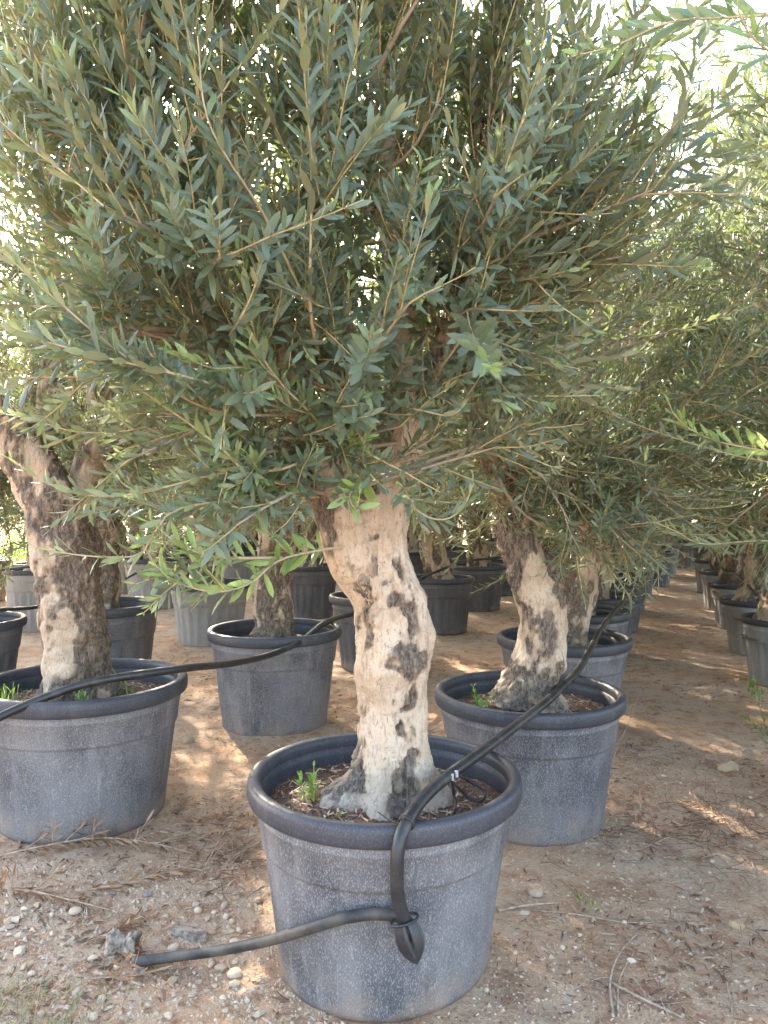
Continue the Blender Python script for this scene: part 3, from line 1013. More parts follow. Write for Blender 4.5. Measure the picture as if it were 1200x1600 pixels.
# ================================================================== tree kinds for the rows further off
KINDS = []
for kd, seed in enumerate((101, 202, 303)):
    rng = np.random.default_rng(seed)
    lx, ly = rng.uniform(-0.10, 0.10, 2)
    ctrl = [(0, 0, -0.06, 0.17), (0, 0, 0.02, 0.145), (lx * .5, ly * .5, 0.2, 0.12), (lx, ly, 0.42, 0.115), (lx * 1.2, ly * 1.3, 0.6, 0.118), (lx, ly * 1.6, 0.78, 0.10), (lx * .8, ly * 1.7, 0.9, 0.07)]
    tk = trunk_arrays(ctrl, 110, 72, seed, 1.0, [], (0.24, 0.40, 0.30)[kd], 0.3, 4)
    limbs = []
    for k in range(4):
        a = k * 1.57 + rng.uniform(-0.4, 0.4)
        ca, sa = math.cos(a), math.sin(a)
        limbs.append([(lx, ly * 1.6, 0.70, 0.075), (lx + .10 * ca, ly * 1.6 + .10 * sa, 0.92, 0.055), (lx + .24 * ca, ly + .24 * sa, 1.25, 0.042), (lx + .36 * ca, ly + .36 * sa, 1.7, 0.03), (lx + .42 * ca, ly + .42 * sa, 2.2, 0.016)])
    lm = [trunk_arrays(l, 36, 24, seed + 40 + i, 0.7, [], 0.0, 0.0, 3) for i, l in enumerate(limbs)]
    stems, bag = [], Leaves()
    crown(bag, stems, limbs, (lx, ly, 1.45), (0.90, 0.90, (1.12, 1.20, 1.16)[kd]), rng, 96, 8, 0.068, 0.025, (0.18, 0.44), 0.40, None, 0.5, -0.93, 0.7)
    bag.done(seed)
    mb = Mesher()
    for (p, r, sg, age) in stems:
        v, f = tube(p, r, sg, False)
        mb.add(v, f, age)
    KINDS.append((make_mesh('trunk', tk[0], tk[1], M['bark'], {'bark': tk[2]}),
                  [make_mesh('limb', a, b_, M['bark'], {'bark': c_}) for a, b_, c_ in lm],
                  mb.mesh('twigs', M['twig'], 'age'),
                  bag.mesh('foliage', np.ones(len(bag.l), bool), False, M['leaf'], (0, 0, 0))))


def kind_tree(kd, x, y, zs, rz, s, label, group=None):
    t = thing('olive_tree', label, 'olive tree', (x, y, zs), group, rz)
    t.scale = (s, s, s * 1.0)
    tk, lm, tw, fo = KINDS[kd]
    link('trunk', tk, t)
    for l in lm:
        link('limb', l, t)
    tag(link('twigs', tw, t), kind='stuff')
    tag(link('foliage', fo, t), kind='stuff')
    return t


ROW = [  # x, y, pot radius, pot height, style, kind, turn, scale, what sets it apart
    (1.086, 4.64, 0.40, 0.545, 'big', 0, 0.3, 1.05, 'third in the row of the front pot'),
    (1.47, 5.85, 0.40, 0.54, 'big', 1, 1.9, 1.05, 'fourth in the row of the front pot, under the hose end'),
    (1.90, 6.95, 0.40, 0.54, 'dark', 2, 4.0, 1.1, 'fifth in the row of the front pot'),
    (2.42, 8.3, 0.40, 0.54, 'dark', 0, 2.2, 1.1, 'sixth in the row of the front pot'),
    (3.0, 9.8, 0.40, 0.54, 'dark', 1, 5.2, 1.1, 'seventh in the row of the front pot'),
    (-0.04, 6.3, 0.41, 0.60, 'dark', 2, 1.0, 1.0, 'third in the leaning tree\'s row'),
    (0.60, 8.1, 0.36, 0.58, 'dark', 0, 3.3, 1.1, 'fourth in the row of the leaning thick tree'),
    (1.22, 9.9, 0.36, 0.58, 'dark', 1, 0.6, 1.1, 'fifth in the row of the leaning thick tree'),
    (1.75, 11.6, 0.36, 0.58, 'dark', 2, 2.6, 1.1, 'sixth in the row of the leaning thick tree'),
    (-2.02, 5.45, 0.42, 0.66, 'dark', 1, 2.4, 1.0, 'dark pot behind the leaning thick tree'),
    (-1.70, 7.5, 0.40, 0.60, 'pale', 2, 5.0, 1.05, 'ribbed earth-stained pot beyond the dark one behind the leaning tree'),
    (-0.88, 9.2, 0.36, 0.62, 'dark', 0, 1.2, 1.1, 'dark pot beyond the ribbed earth-stained one'),
    (-0.30, 10.9, 0.38, 0.60, 'dark', 1, 4.4, 1.1, 'far dark pot between the rows behind the front trunk'),
    (-2.74, 5.0, 0.38, 0.60, 'dark', 0, 1.7, 1.0, 'dark pot at the lower thin pipe'),
    (-4.35, 6.6, 0.36, 0.60, 'dark', 2, 0.7, 1.1, 'pot standing off beside the two thin pipes'),
    (-3.72, 8.2, 0.33, 0.66, 'pale', 0, 0.2, 1.0, 'sun-bleached ribbed pot standing on the open bright dirt'),
    (-3.02, 10.1, 0.40, 0.66, 'pale', 1, 3.0, 1.1, 'pale ribbed pot with a thin pipe across its side'),
    (-2.35, 12.0, 0.38, 0.62, 'pale', 2, 4.8, 1.1, 'far pale ribbed pot beyond the thin pipe'),
    (2.98, 5.72, 0.30, 0.50, 'pale', 2, 2.0, 1.38, 'slim ribbed pot across the aisle where the thin hose ends'),
    (3.40, 6.95, 0.33, 0.50, 'pale', 0, 0.9, 1.40, 'second slim ribbed pot across the aisle from the weeds'),
    (3.86, 8.3, 0.33, 0.50, 'pale', 1, 3.6, 1.42, 'third slim ribbed pot across the aisle from the weeds'),
    (4.42, 9.9, 0.33, 0.52, 'pale', 2, 5.5, 1.45, 'fourth slim ribbed pot across the aisle from the weeds'),
    (5.05, 11.7, 0.33, 0.52, 'pale', 0, 1.4, 1.45, 'fifth slim ribbed pot across the aisle from the weeds'),
]
for (x, y, R, H, st, kd, rz, s, what) in ROW:
    inrow = what.split(' ')[1] == 'in'           # 'third in the row of ...': the pot and its tree are both named by their place in the row
    z = place_pot(x, y, R, H, st, ('plastic pot, ' if inrow else '') + what, rz=rz)
    kind_tree(kd, x, y, z, rz, s, ('olive tree, ' if inrow else 'olive tree planted in the ') + what)

# the aisle row nearer than the frame shows: their crowns reach into the picture
for (x, y, kd, rz, s, what) in ((2.62, 4.5, 1, 0.4, 1.36, 'olive tree reaching over the weeds of the aisle with pale shoots'),):
    z = place_pot(x, y, 0.33, 0.50, 'pale', 'slim pot by the weeds of the aisle, before the slim ribbed pots')
    kind_tree(kd, x, y, z, rz, s, what)


def near_right(label, potlabel, x, y, center, radii, nb, seed, feats, nleaf):
    zs = place_pot(x, y, 0.36, 0.52, 'pale', potlabel)
    rng = np.random.default_rng(seed)
    ctrl = [(x, y, zs - 0.06, 0.15), (x, y, zs + 0.05, 0.12), (x + .02, y, zs + .4, 0.10), (x, y + .03, zs + .8, 0.10), (x, y, zs + 0.95, 0.07)]
    tk = trunk_arrays(ctrl, 90, 60, seed, 1.0, [], 0.0, 0.3, 4)
    limbs = []
    for k in range(4):
        a = k * 1.57 + 0.5
        ca, sa = math.cos(a), math.sin(a)
        limbs.append([(x, y, zs + 0.8, 0.07), (x + .12 * ca, y + .12 * sa, zs + 1.05, 0.05), (x + .3 * ca, y + .3 * sa, zs + 1.5, 0.035), (x + .4 * ca, y + .4 * sa, zs + 2.3, 0.016)])
    lm = [trunk_arrays(l, 30, 20, seed + 40 + i, 0.7, [], 0.0, 0.0, 3) for i, l in enumerate(limbs)]
    stems, bag = [], Leaves()
    crown(bag, stems, limbs, center, radii, rng, nb, 8, 0.070, 0.023, (0.18, 0.44), 0.4, off_camera, 0.45, -1.0, 0.7)
    for pts, L, yy, ty in feats:
        p = pixpath(pts, 24)
        stems.append((p, np.linspace(0.004, 0.0015, len(p)), 6, 0.4))
        leafy(bag, p, rng, L * 1.2, 0.021, 0.1, yy, ty, 0.2, outw=(0, -0.4, 0.1))
    assemble_tree(label, (x, y, zs), None, tk, lm, stems, bag, nleaf, True, seed)


near_right('olive tree by the aisle with young bright shoots hanging towards the hose', 'slim pot beside the aisle under the young bright shoots', 2.16, 3.3,
           (1.98, 3.2, 2.10), (0.84, 0.75, 1.18), 78, 71,
           [([(1290, 720, 2.6), (1200, 705, 2.4), (1130, 692, 2.35), (1080, 672, 2.32), (1050, 645, 2.3), (1045, 630, 2.3)], 0.062, 0.65, 0.3),
            ([(1300, 740, 2.7), (1150, 712, 2.6), (1040, 680, 2.55), (960, 650, 2.5), (900, 622, 2.5)], 0.05, 0.0, 0.2),
            ([(1300, 860, 2.9), (1200, 845, 2.8), (1100, 850, 2.7), (1060, 832, 2.65), (1020, 815, 2.62)], 0.055, 0.25, 0.3)], 110)
near_right('olive tree by the aisle whose long shoot arches across the open sky', 'slim pot beside the aisle under the shoot that crosses the sky', 1.62, 2.05,
           (1.60, 2.0, 2.40), (0.60, 0.6, 0.8), 34, 82,
           [([(1420, 60, 1.7), (1250, 30, 1.6), (1130, 32, 1.55), (1040, 40, 1.5), (960, 75, 1.48), (890, 92, 1.46)], 0.066, 0.35, 0.2),
            ([(1400, 150, 1.6), (1260, 110, 1.45), (1180, 70, 1.38), (1150, 20, 1.35)], 0.07, 0.35, 0.3)], 70)

# rows behind, to the end of the nursery
rng = np.random.default_rng(5)
far = []
for (x0, y0, n) in ((3.6, 11.3, 7), (2.35, 13.4, 7), (0.35, 12.8, 8), (-1.6, 13.8, 8), (-4.6, 10.2, 4), (-6.4, 9.0, 6), (-3.6, 15.0, 7), (-5.6, 15.8, 7), (5.7, 13.6, 6), (6.0, 8.6, 7), (5.0, 6.0, 2), (-5.0, 6.4, 1)):
    for k in range(n):
        far.append((x0 + 0.55 * k * 1.55 + rng.uniform(-.15, .15), y0 + 1.3 * k * 1.2 + rng.uniform(-.2, .2)))
for (x, y) in far:
    z = place_pot(x, y, 0.36, 0.58, 'dark' if rng.random() < 0.6 else 'pale', 'small far pot in the rows deep behind the near olive trees', 'far pots deep in the nursery')
    kind_tree(int(rng.integers(0, 3)), x, y, z, rng.uniform(0, 6.28), rng.uniform(1.05, 1.3), 'far olive tree in the rows deep behind the near trees', 'far olive trees deep in the nursery')


# ================================================================== irrigation hoses
def hose_thing(name, label, cat):
    return thing(name, label, cat, (0, 0, 0))


def add_tube(name, pts, r, mat, parent, n=120, seg=16, off=(0, 0, 0)):
    v, f = tube(catmull(np.asarray(pts), n), r, seg)
    return link(name, make_mesh(name, v - np.asarray(off), f, mat), parent)


R0 = 0.0168
org = P(632, 1290, 1.87)
t = thing('irrigation_hose', 'thick black hose from the far pots over the front rim, its end folded back', 'hose', org)
main = [P(1003, 917, 7.1), P(975, 940, 6.04), P(945, 975, 4.9), P(925, 1010, 4.12), P(903, 1048, 3.52), P(860, 1092, 3.0), P(800, 1140, 2.59), P(740, 1185, 2.29), P(690, 1222, 2.09),
        P(658, 1253, 1.955), P(637, 1284, 1.86), P(624, 1318, 1.822), P(620, 1360, 1.815), P(622, 1405, 1.82), P(632, 1440, 1.825), P(642, 1470, 1.82)]
add_tube('pipe', main, R0, M['hose'], t, 220, 18, org)
# folded, flattened end: a pinched wedge running to a point
mb = Mesher()
a0, a1, a2 = P(634, 1445, 1.822), P(643, 1478, 1.812), P(652, 1510, 1.805)
ax = nrm(a2 - a0)
sd = nrm(np.cross(ax, np.array([0, -1.0, 0])))
fw = nrm(np.cross(sd, ax))
rings = []
for fr_, wx, wy in ((0, 0.024, 0.020), (0.15, 0.0305, 0.024), (0.35, 0.034, 0.025), (0.55, 0.032, 0.022), (0.75, 0.024, 0.017), (0.9, 0.013, 0.011), (1.0, 0.0025, 0.004)):
    c = a0 + (a2 - a0) * fr_
    rr = []
    for k in range(56):
        th = k / 56 * 2 * math.pi
        ca, sa = math.cos(th), math.sin(th)
        front = max(0.0, 1 - abs(ca - 0.15) * 0.95) if sa > 0 else 0.0
        slit = 0.85 * math.exp(-((ca + 0.05) / 0.10) ** 2) * (sa > 0) * (0.02 < fr_ < 0.6)
        rr.append(c + sd * ca * wx + fw * ((wy * 1.25 * front ** 0.8 if sa > 0 else sa * wy * 0.8) * (1 - slit)))
    rings.append(rr)
v = np.array(rings).reshape(-1, 3)
i = np.arange(6)[:, None] * 56
j = np.arange(56)[None]
f = np.stack([i + j, i + (j + 1) % 56, i + 56 + (j + 1) % 56, i + 56 + j], -1).reshape(-1, 4)
mb.add(v, f)
link('folded_end', mb.mesh('folded_end', M['hose'], None, org), t)
tail = [P(648, 1478, 1.85), P(640, 1448, 1.865), P(622, 1434, 1.872), P(580, 1431, 1.880), P(535, 1438, 1.885), P(485, 1453, 1.93), P(425, 1471, 2.03), P(350, 1487, 2.14), P(280, 1497, 2.20), P(206, 1507, 2.203)]
add_tube('tail', tail, R0 * 0.86, M['hose_dusty'], t, 130, 18, org)
for (c, axx, rx) in ((P(632, 1440, 1.838), nrm(a2 - a0), 0.034), (P(636, 1286, 1.853), nrm(P(624, 1318, 1.825) - P(640, 1280, 1.9)), 0.0195)):
    s1 = nrm(np.cross(axx, np.array([0.2, -1.0, 0])))
    s2 = np.cross(axx, s1)
    turns = 1 if rx > 0.025 else 2
    for q in range(turns):
        th = np.linspace(0, 2 * np.pi, 40)
        ring = c + axx * (q * 0.007) + s1 * np.cos(th)[:, None] * rx + s2 * np.sin(th)[:, None] * (rx if rx < 0.025 else rx * 1.12)
        v, f = tube(ring, 0.0035 if rx > 0.025 else 0.0016, 8)
        link('ring' if rx > 0.025 else 'tie_wire', make_mesh('ring', v - org, f, M['hose']), t)
add_tube('tie_wire', [P(636, 1290, 1.855), P(615, 1287, 1.853), P(590, 1270, 1.86)], 0.0015, M['hose'], t, 20, 6, org)
# drip branches from the hose into the front pot
for k, pts in enumerate(([P(706, 1217, 2.12), P(709, 1240, 2.2), P(712, 1262, 2.15), P(703, 1285, 2.04)],
                         [P(713, 1212, 2.14), P(730, 1220, 2.27), P(757, 1238, 2.25), P(752, 1253, 2.18), P(730, 1246, 2.2), P(712, 1226, 2.18)])):
    add_tube('drip_tube', pts, 0.0042, M['hose'], t, 50, 8, org)
    add_tube('connector', [pts[0] + np.array([0, 0, 0.012]), pts[0] + np.array([0.001, -0.002, -0.006])], 0.006, M['connector'], t, 6, 10, org)

org = P(286, 1045, 3.0)
t = thing('irrigation_hose', 'thick black hose lying across the leaning tree\'s pot to the pot behind it', 'hose', org)
add_tube('pipe', [P(-60, 1150, 2.75), P(0, 1120, 2.83), P(70, 1090, 2.92), P(150, 1065, 3.0), P(286, 1045, 3.2), P(360, 1037, 3.7), P(420, 1024, 4.15), P(470, 1002, 4.40), P(505, 975, 4.75), P(540, 962, 5.3), P(600, 950, 6.0)],
         R0, M['hose'], t, 160, 16, org)
for (pts, lab) in (([(-120, 905, 7.0), (0, 891, 6.9), (60, 884, 6.8), (150, 878, 6.9)], 'thin black pipe behind the leaning tree, the higher of two'),
                   ([(-120, 958, 4.7), (0, 953, 4.9), (66, 947, 5.2), (120, 930, 5.4)], 'thin black pipe behind the leaning tree, the lower of two'),
                   ([(195, 905, 9.0), (240, 880, 9.2), (280, 850, 9.4), (330, 838, 9.6)], 'thin pipe crossing the pale ribbed pot'),
                   ([(1105, 840, 9.9), (1130, 890, 8.3), (1150, 898, 7.7), (1178, 925, 6.6), (1195, 960, 5.9), (1215, 985, 5.6)], 'thin hose strung over the slim pots across the aisle'),
                   ([(655, 905, 7.8), (690, 890, 7.9), (720, 878, 8.6), (770, 872, 9.4), (800, 865, 10)], 'thin black pipe on the dark pots deep behind the front trunk')):
    q = [P(*p_) for p_ in pts]
    o_ = q[0]
    t = thing('irrigation_pipe', lab, 'pipe', o_)
    add_tube('pipe', q, 0.013, M['hose'], t, 60, 10, o_)

# ================================================================== weeds and shoots
def weed(label, base, n, h, rng, L, wide, mat='weed', young=0.5, lean=(0, 0, 0)):
    base = np.asarray(base, float)
    t = thing('weed', label, 'weed', base)
    bag, mb = Leaves(), Mesher()
    for k in range(n):
        d = UP + rng.normal(0, 0.35, 3) * (1, 1, 0.2) + np.asarray(lean)
        sp = grow(base + np.append(rng.normal(0, 0.008 * n ** .5, 2), -0.01), d, h * rng.uniform(0.6, 1.1), rng, (0, 0, 0.2), 0.08)
        v, f = tube(sp, np.linspace(0.0022, 0.001, len(sp)), 5)
        mb.add(v, f, 0.0)
        leafy(bag, sp, rng, L, L * 0.42, 0.15, young, 0.3, wide)
    link('stem', mb.mesh('stem', M['twig'], 'age', base), t)
    bag.done(3)
    for i in range(min(len(bag.l), 60)):
        one = np.zeros(len(bag.l), bool)
        one[i] = True
        link('leaf', bag.mesh('leaf', one, True, M[mat], base), t)
    if len(bag.l) > 60:
        rest = np.arange(len(bag.l)) >= 60
        tag(link('foliage', bag.mesh('foliage', rest, True, M[mat], base), t), kind='stuff')


rng = np.random.default_rng(12)
zsoil = 0.465
weed('bright green seedling in the front pot beside the trunk foot', (-0.215, 2.21, zsoil), 3, 0.11, rng, 0.035, 0.36)
weed('low sprout on the soil before the front trunk', (-0.10, 2.07, zsoil - 0.005), 3, 0.04, rng, 0.02, 0.4)
weed('yellow-green sprout at the dark foot of the leaning trunk', (-1.215, 3.12, 0.505), 3, 0.10, rng, 0.03, 0.34, young=0.8)
weed('small sprout at the back of the leaning tree\'s pot', (-1.10, 3.30, 0.505), 2, 0.09, rng, 0.03, 0.3)
weed('leafy seedling in the pot right behind the front pot', (0.40, 3.22, 0.465), 4, 0.11, rng, 0.035, 0.42)
weed('tiny green leaf tuft on the dirt right of the front pot', (*P(920, 1425, 2.52)[:2], ghs(*P(920, 1425, 2.52)[:2])), 2, 0.05, rng, 0.03, 0.35)
weed('sparse green weed beside the slim pots of the aisle', (2.02, 3.95, ghs(2.02, 3.95)), 7, 0.34, rng, 0.05, 0.13, young=0.1)
weed('low green weed at the foot of the slim ribbed pot', (2.55, 5.25, ghs(2.55, 5.25)), 6, 0.14, rng, 0.05, 0.2)
weed('grassy tuft on the soil beside the leaning trunk\'s pale foot', (-1.52, 3.1, 0.50), 9, 0.10, rng, 0.05, 0.08, young=0.4)

# bright bushes on the sunlit ground beyond the leaning tree
for (x, y, s_, lab) in ((-7.4, 14.5, 1.3, 'low sunlit bush beyond the sun-bleached pot'), (-9.3, 17.5, 1.8, 'taller sunlit bush on the far bright ground'), (4.3, 17.0, 0.9, 'small bush on the far pale bank')):
    base = np.array([x, y, ghs(x, y)])
    t = thing('bush', lab, 'bush', base)
    bag, mb = Leaves(), Mesher()
    for k in range(150):
        d = UP * rng.uniform(0.1, 1) + rng.normal(0, 0.6, 3)
        p0 = base + np.array([rng.normal(0, 0.3 * s_), rng.normal(0, 0.3 * s_), 0])
        sp = grow(p0 + [0, 0, -0.02], d * np.array([1, 1, 1.0]) + UP * 0.2, rng.uniform(0.3, 0.75) * s_, rng)
        v, f = tube(sp, np.linspace(0.006, 0.002, len(sp)), 3)
        mb.add(v, f, 0.0)
        leafy(bag, sp, rng, 0.08, 0.04, 0.1, 0.5, 0.3, 0.32)
    bag.done(4)
    tag(link('stems', mb.mesh('stems', M['twig'], 'age', base), t), kind='stuff')
    tag(link('foliage', bag.mesh('foliage', np.ones(len(bag.l), bool), False, M['weed'], base), t), kind='stuff')

# old logs far off
for (a_, b__, r, lab) in (((-8.2, 11.2), (-4.9, 11.9), 0.20, 'grey fallen log on the bright ground beyond the sun-bleached pot'),):
    pts = np.array([(*a_, ghs(*a_) + r * .8), ((a_[0] + b__[0]) / 2, (a_[1] + b__[1]) / 2 + .15, ghs((a_[0] + b__[0]) / 2, (a_[1] + b__[1]) / 2) + r * .85), (*b__, ghs(*b__) + r * .8)])
    v, f = tube(catmull(pts, 50), r, 28)
    v = v + 0.05 * fbm(v * 4, 4, 3)[:, None] * np.array([0.2, 1, 1])
    tag(link('log', make_mesh('log', v - pts[1], f, M['deadwood']), None, pts[1]), lab, 'log')

# ================================================================== stones
def rock(seed, flat=0.7, ang=0.35):
    rng = np.random.default_rng(seed)
    n1, n2 = 9, 12
    v = [(0, 0, -1)]
    for a in range(1, n1):
        ph = -math.pi / 2 + math.pi * a / n1
        for b_ in range(n2):
            th = 2 * math.pi * b_ / n2
            v.append((math.cos(ph) * math.cos(th), math.cos(ph) * math.sin(th), math.sin(ph)))
    v.append((0, 0, 1))
    v = np.array(v)
    for _ in range(9):      # flat facets cut off a ball
        nn = nrm(rng.normal(0, 1, 3))
        dd = rng.uniform(0.40, 0.75)
        h = v @ nn
        v = v - np.outer(np.maximum(h - dd, 0) * (1 if ang > 0.2 else 0.3), nn)
    v = v * (1 + 0.12 * ang * fbm(v * 2.0 + seed, 3, seed))[:, None] * np.array([rng.uniform(0.8, 1.25), rng.uniform(0.7, 1.1), flat])
    f3, f4 = [], []
    for b_ in range(n2):
        c = (b_ + 1) % n2
        f3.append((0, 1 + c, 1 + b_))
        last = 1 + (n1 - 2) * n2
        f3.append((len(v) - 1, last + b_, last + c))
        for a in range(n1 - 2):
            i0 = 1 + a * n2
            f4.append((i0 + b_, i0 + c, i0 + n2 + c, i0 + n2 + b_))
    return v, [np.array(f3), np.array(f4)]


ROCKS = [rock(s, 0.55 + 0.06 * (s % 5), 0.2 + 0.1 * (s % 4)) for s in range(8)]
RM = {(k, mt): make_mesh('stone', ROCKS[k][0], ROCKS[k][1], M[mt], None, k % 4 == 0) for k in range(8) for mt in ('stone', 'stone_dark', 'stone_tan')}


def in_pot(x, y, pad=0.0):
    return ((x - MX) ** 2 + (y - MY) ** 2 < (0.31 + pad) ** 2 or (x + 1.29) ** 2 + (y - 3.3) ** 2 < (0.34 + pad) ** 2
            or (x - .617) ** 2 + (y - 3.26) ** 2 < (0.31 + pad) ** 2 or (x + .674) ** 2 + (y - 4.73) ** 2 < (0.32 + pad) ** 2)


def gpix(px, py):
    d = F * CAMZ / (py - HY)
    return (px - 600) / F * d, d


def put_stone(px, py, size_px, k, mt, label, group=None, rz=0.0):
    x, y = gpix(px, py)
    s = size_px / F * y * 0.5
    o = link('stone', RM[(k, mt)], None, (x, y, ghs(x, y) + s * 0.22))
    o.scale = (s, s, s)
    o.rotation_euler = (0, 0, rz)
    tag(o, label, 'stone', group)


put_stone(293, 1160, 21, 4, 'stone_tan', 'round tan stone on the dirt between the leaning tree\'s pot and the pot behind')
put_stone(303, 1349, 10, 3, 'stone_tan', 'small yellowish round stone beside the brushwood')
put_stone(230, 1403, 19, 2, 'stone_dark', 'dark grey flat stone between dry branches and the wood chip')
put_stone(174, 1400, 12, 5, 'stone_dark', 'small dark bluish stone beside the dry branch')
put_stone(1065, 1220, 10, 1, 'stone_tan', 'little tan stone in the aisle dirt')
put_stone(1143, 1207, 40, 2, 'stone_tan', 'flat orange-tan stone in the aisle')
put_stone(836, 1404, 26, 0, 'stone', 'pinkish flat stone beside the front pot\'s right side')
put_stone(817, 1436, 19, 6, 'stone', 'cream stone beside the twig right of the front pot')
put_stone(975, 1340, 14, 1, 'stone_tan', 'orange pebble on the dirt right of the pots')
put_stone(988, 1510, 17, 7, 'stone', 'pale round pebble next to the long pale twigs')
put_stone(1155, 1452, 26, 3, 'stone_tan', 'buff flat stone on the right dirt')
put_stone(343, 1520, 0.1 + 22, 5, 'stone', 'white angular stone just in front of the hose tail')
rng = np.random.default_rng(77)
left = [(115, 1312 + 115, 22), (12, 1398, 16), (15, 1440, 22), (28, 1488, 26), (142, 1498, 20), (150, 1520, 14), (271, 1484, 22), (268, 1541, 24), (140, 1590, 22), (122, 1555, 24), (62, 1588, 14),
        (85, 1552, 16), (36, 1512, 18), (48, 1520, 14), (10, 1415, 14), (22, 1440, 24), (8, 1450, 20), (60, 1495, 12), (180, 1512, 14), (213, 1514, 12), (157, 1566, 20), (160, 1580, 12),
        (366, 1530, 26), (362, 1548, 24), (350, 1420, 18), (365, 1475, 14), (372, 1460, 16), (400, 1445, 12), (330, 1510, 16), (210, 1412, 14), (108, 1450, 14), (255, 1400, 10), (300, 1560, 14),
        (230, 1575, 14), (262, 1590, 20), (320, 1585, 16), (385, 1572, 14), (405, 1595, 20), (190, 1548, 12), (80, 1460, 14), (50, 1455, 16), (55, 1418, 16), (30, 1410, 12), (95, 1475, 12)]
for (px, py, s_) in left:
    put_stone(px, py, s_, int(rng.integers(0, 8)), 'stone' if rng.random() < 0.8 else 'stone_tan', 'pale angular limestone pebble in the gravelly dirt around the hose tail', 'pale pebbles around the hose tail', rng.uniform(0, 6))
for k in range(70):
    px, py = rng.uniform(0, 410), 1395 + 200 * rng.random() ** 0.7
    x, y = gpix(px, py)
    if in_pot(x, y, 0.03):
        continue
    put_stone(px, py, rng.uniform(8, 15), int(rng.integers(0, 8)), 'stone' if rng.random() < 0.75 else 'stone_tan', 'pale angular limestone pebble in the gravelly dirt around the hose tail', 'pale pebbles around the hose tail', rng.uniform(0, 6))
for k in range(45):
    px, py = rng.uniform(790, 1195), rng.uniform(1180, 1595)
    x, y = gpix(px, py)
    if in_pot(x, y, 0.03):
        continue
    put_stone(px, py, rng.uniform(6, 12), int(rng.integers(0, 8)), 'stone' if rng.random() < 0.55 else 'stone_tan', 'small pebble scattered on the brown aisle dirt right of the pots', 'pebbles scattered on the aisle', rng.uniform(0, 6))

# gravel too small to count
mb = Mesher()
tet = np.array([(1, 0, -.4), (-.1, .95, -.4), (-1, -.1, -.4), (.1, -.9, -.4), (.15, .1, .6)])
tf = np.array([(0, 1, 4), (1, 2, 4), (2, 3, 4), (3, 0, 4)])
GV, GF = [], []
N = 40000
gx = np.concatenate([rng.uniform(-1.7, -0.1, 13000), rng.uniform(-2.6, 3.4, 13000), rng.uniform(-0.2, 1.9, 14000)])
gy = np.concatenate([1.50 + 1.35 * rng.random(13000) ** 1.5, 1.6 + 6.5 * rng.random(13000) ** 1.6, 1.5 + 2.6 * rng.random(14000) ** 1.3])
gs = np.where(np.arange(N) < 13000, rng.gamma(2.0, 0.0018, N), rng.gamma(2.0, 0.0013, N)) + 0.0010
ga = rng.uniform(0, 6.28, N)
keep = np.array([not in_pot(a, c, 0.0) for a, c in zip(gx, gy)])
gx, gy, gs, ga = gx[keep], gy[keep], gs[keep], ga[keep]
gz = gh(gx, gy)
ca, sa = np.cos(ga)[:, None], np.sin(ga)[:, None]
sv = tet[None] * (1 + 0.25 * rng.normal(0, 1, (len(gx), 5, 3)))
vx = (sv[..., 0] * ca - sv[..., 1] * sa) * gs[:, None] + gx[:, None]
vy = (sv[..., 0] * sa + sv[..., 1] * ca) * gs[:, None] + gy[:, None]
vz = sv[..., 2] * gs[:, None] * 0.8 + gz[:, None] + gs[:, None] * 0.15
gv = np.stack([vx, vy, vz], -1).reshape(-1, 3)
gfc = (tf[None] + (np.arange(len(gx)) * 5)[:, None, None]).reshape(-1, 3)
tag(link('gravel', make_mesh('gravel', gv, gfc, M['stone'], None, False)), 'fine pale gravel strewn over the dirt', 'gravel', None, 'stuff')

# ================================================================== litter: straw, dead leaves, bits of twig
def litter(name, label, n, xr, yr, ypow, lr, wr, shr, seed, cluster=0):
    rng = np.random.default_rng(seed)
    x = rng.uniform(*xr, n)
    y = yr[0] + (yr[1] - yr[0]) * rng.random(n) ** ypow
    if cluster:
        m_ = fbm(np.stack([x * 2.2, y * 2.2, 0 * x], -1), 3, seed) > rng.uniform(-0.25, 0.25, n)
        x, y = x[m_], y[m_]
    k = np.array([not in_pot(a, c, 0.01) for a, c in zip(x, y)])
    x, y = x[k], y[k]
    n = len(x)
    L = rng.uniform(*lr, n) * rng.uniform(0.5, 1, n)
    W = rng.uniform(*wr, n)
    a = rng.uniform(0, 6.28, n)
    up = rng.uniform(0.0, 0.35, n) ** 1.5
    d = np.stack([np.cos(a), np.sin(a), 0 * a], -1)
    s = np.stack([-np.sin(a), np.cos(a), rng.normal(0, 0.4, n)], -1)
    v = np.zeros((n, 6, 3))
    for i, (t_, w_) in enumerate(((-.5, .35), (0, 1), (.5, .3))):
        c = np.stack([x, y, 0 * x], -1) + d * (L * t_)[:, None] + s * (rng.normal(0, 0.07, n) * L)[:, None] * (i == 1)
        c[:, 2] = gh(c[:, 0], c[:, 1]) + 0.003 + (t_ + .5) * L * up + (i == 1) * 0.1 * L * rng.random(n)
        v[:, 2 * i] = c - s * (W * w_)[:, None] * 0.5
        v[:, 2 * i + 1] = c + s * (W * w_)[:, None] * 0.5
    f = np.array([(0, 1, 3, 2), (2, 3, 5, 4)])
    f = (f[None] + (np.arange(n) * 6)[:, None, None]).reshape(-1, 4)
    sh = np.repeat(rng.uniform(*shr, n), 6)
    tag(link(name, make_mesh(name, v.reshape(-1, 3), f, M['litter'], {'shade': sh})), label, 'litter', None, 'stuff')


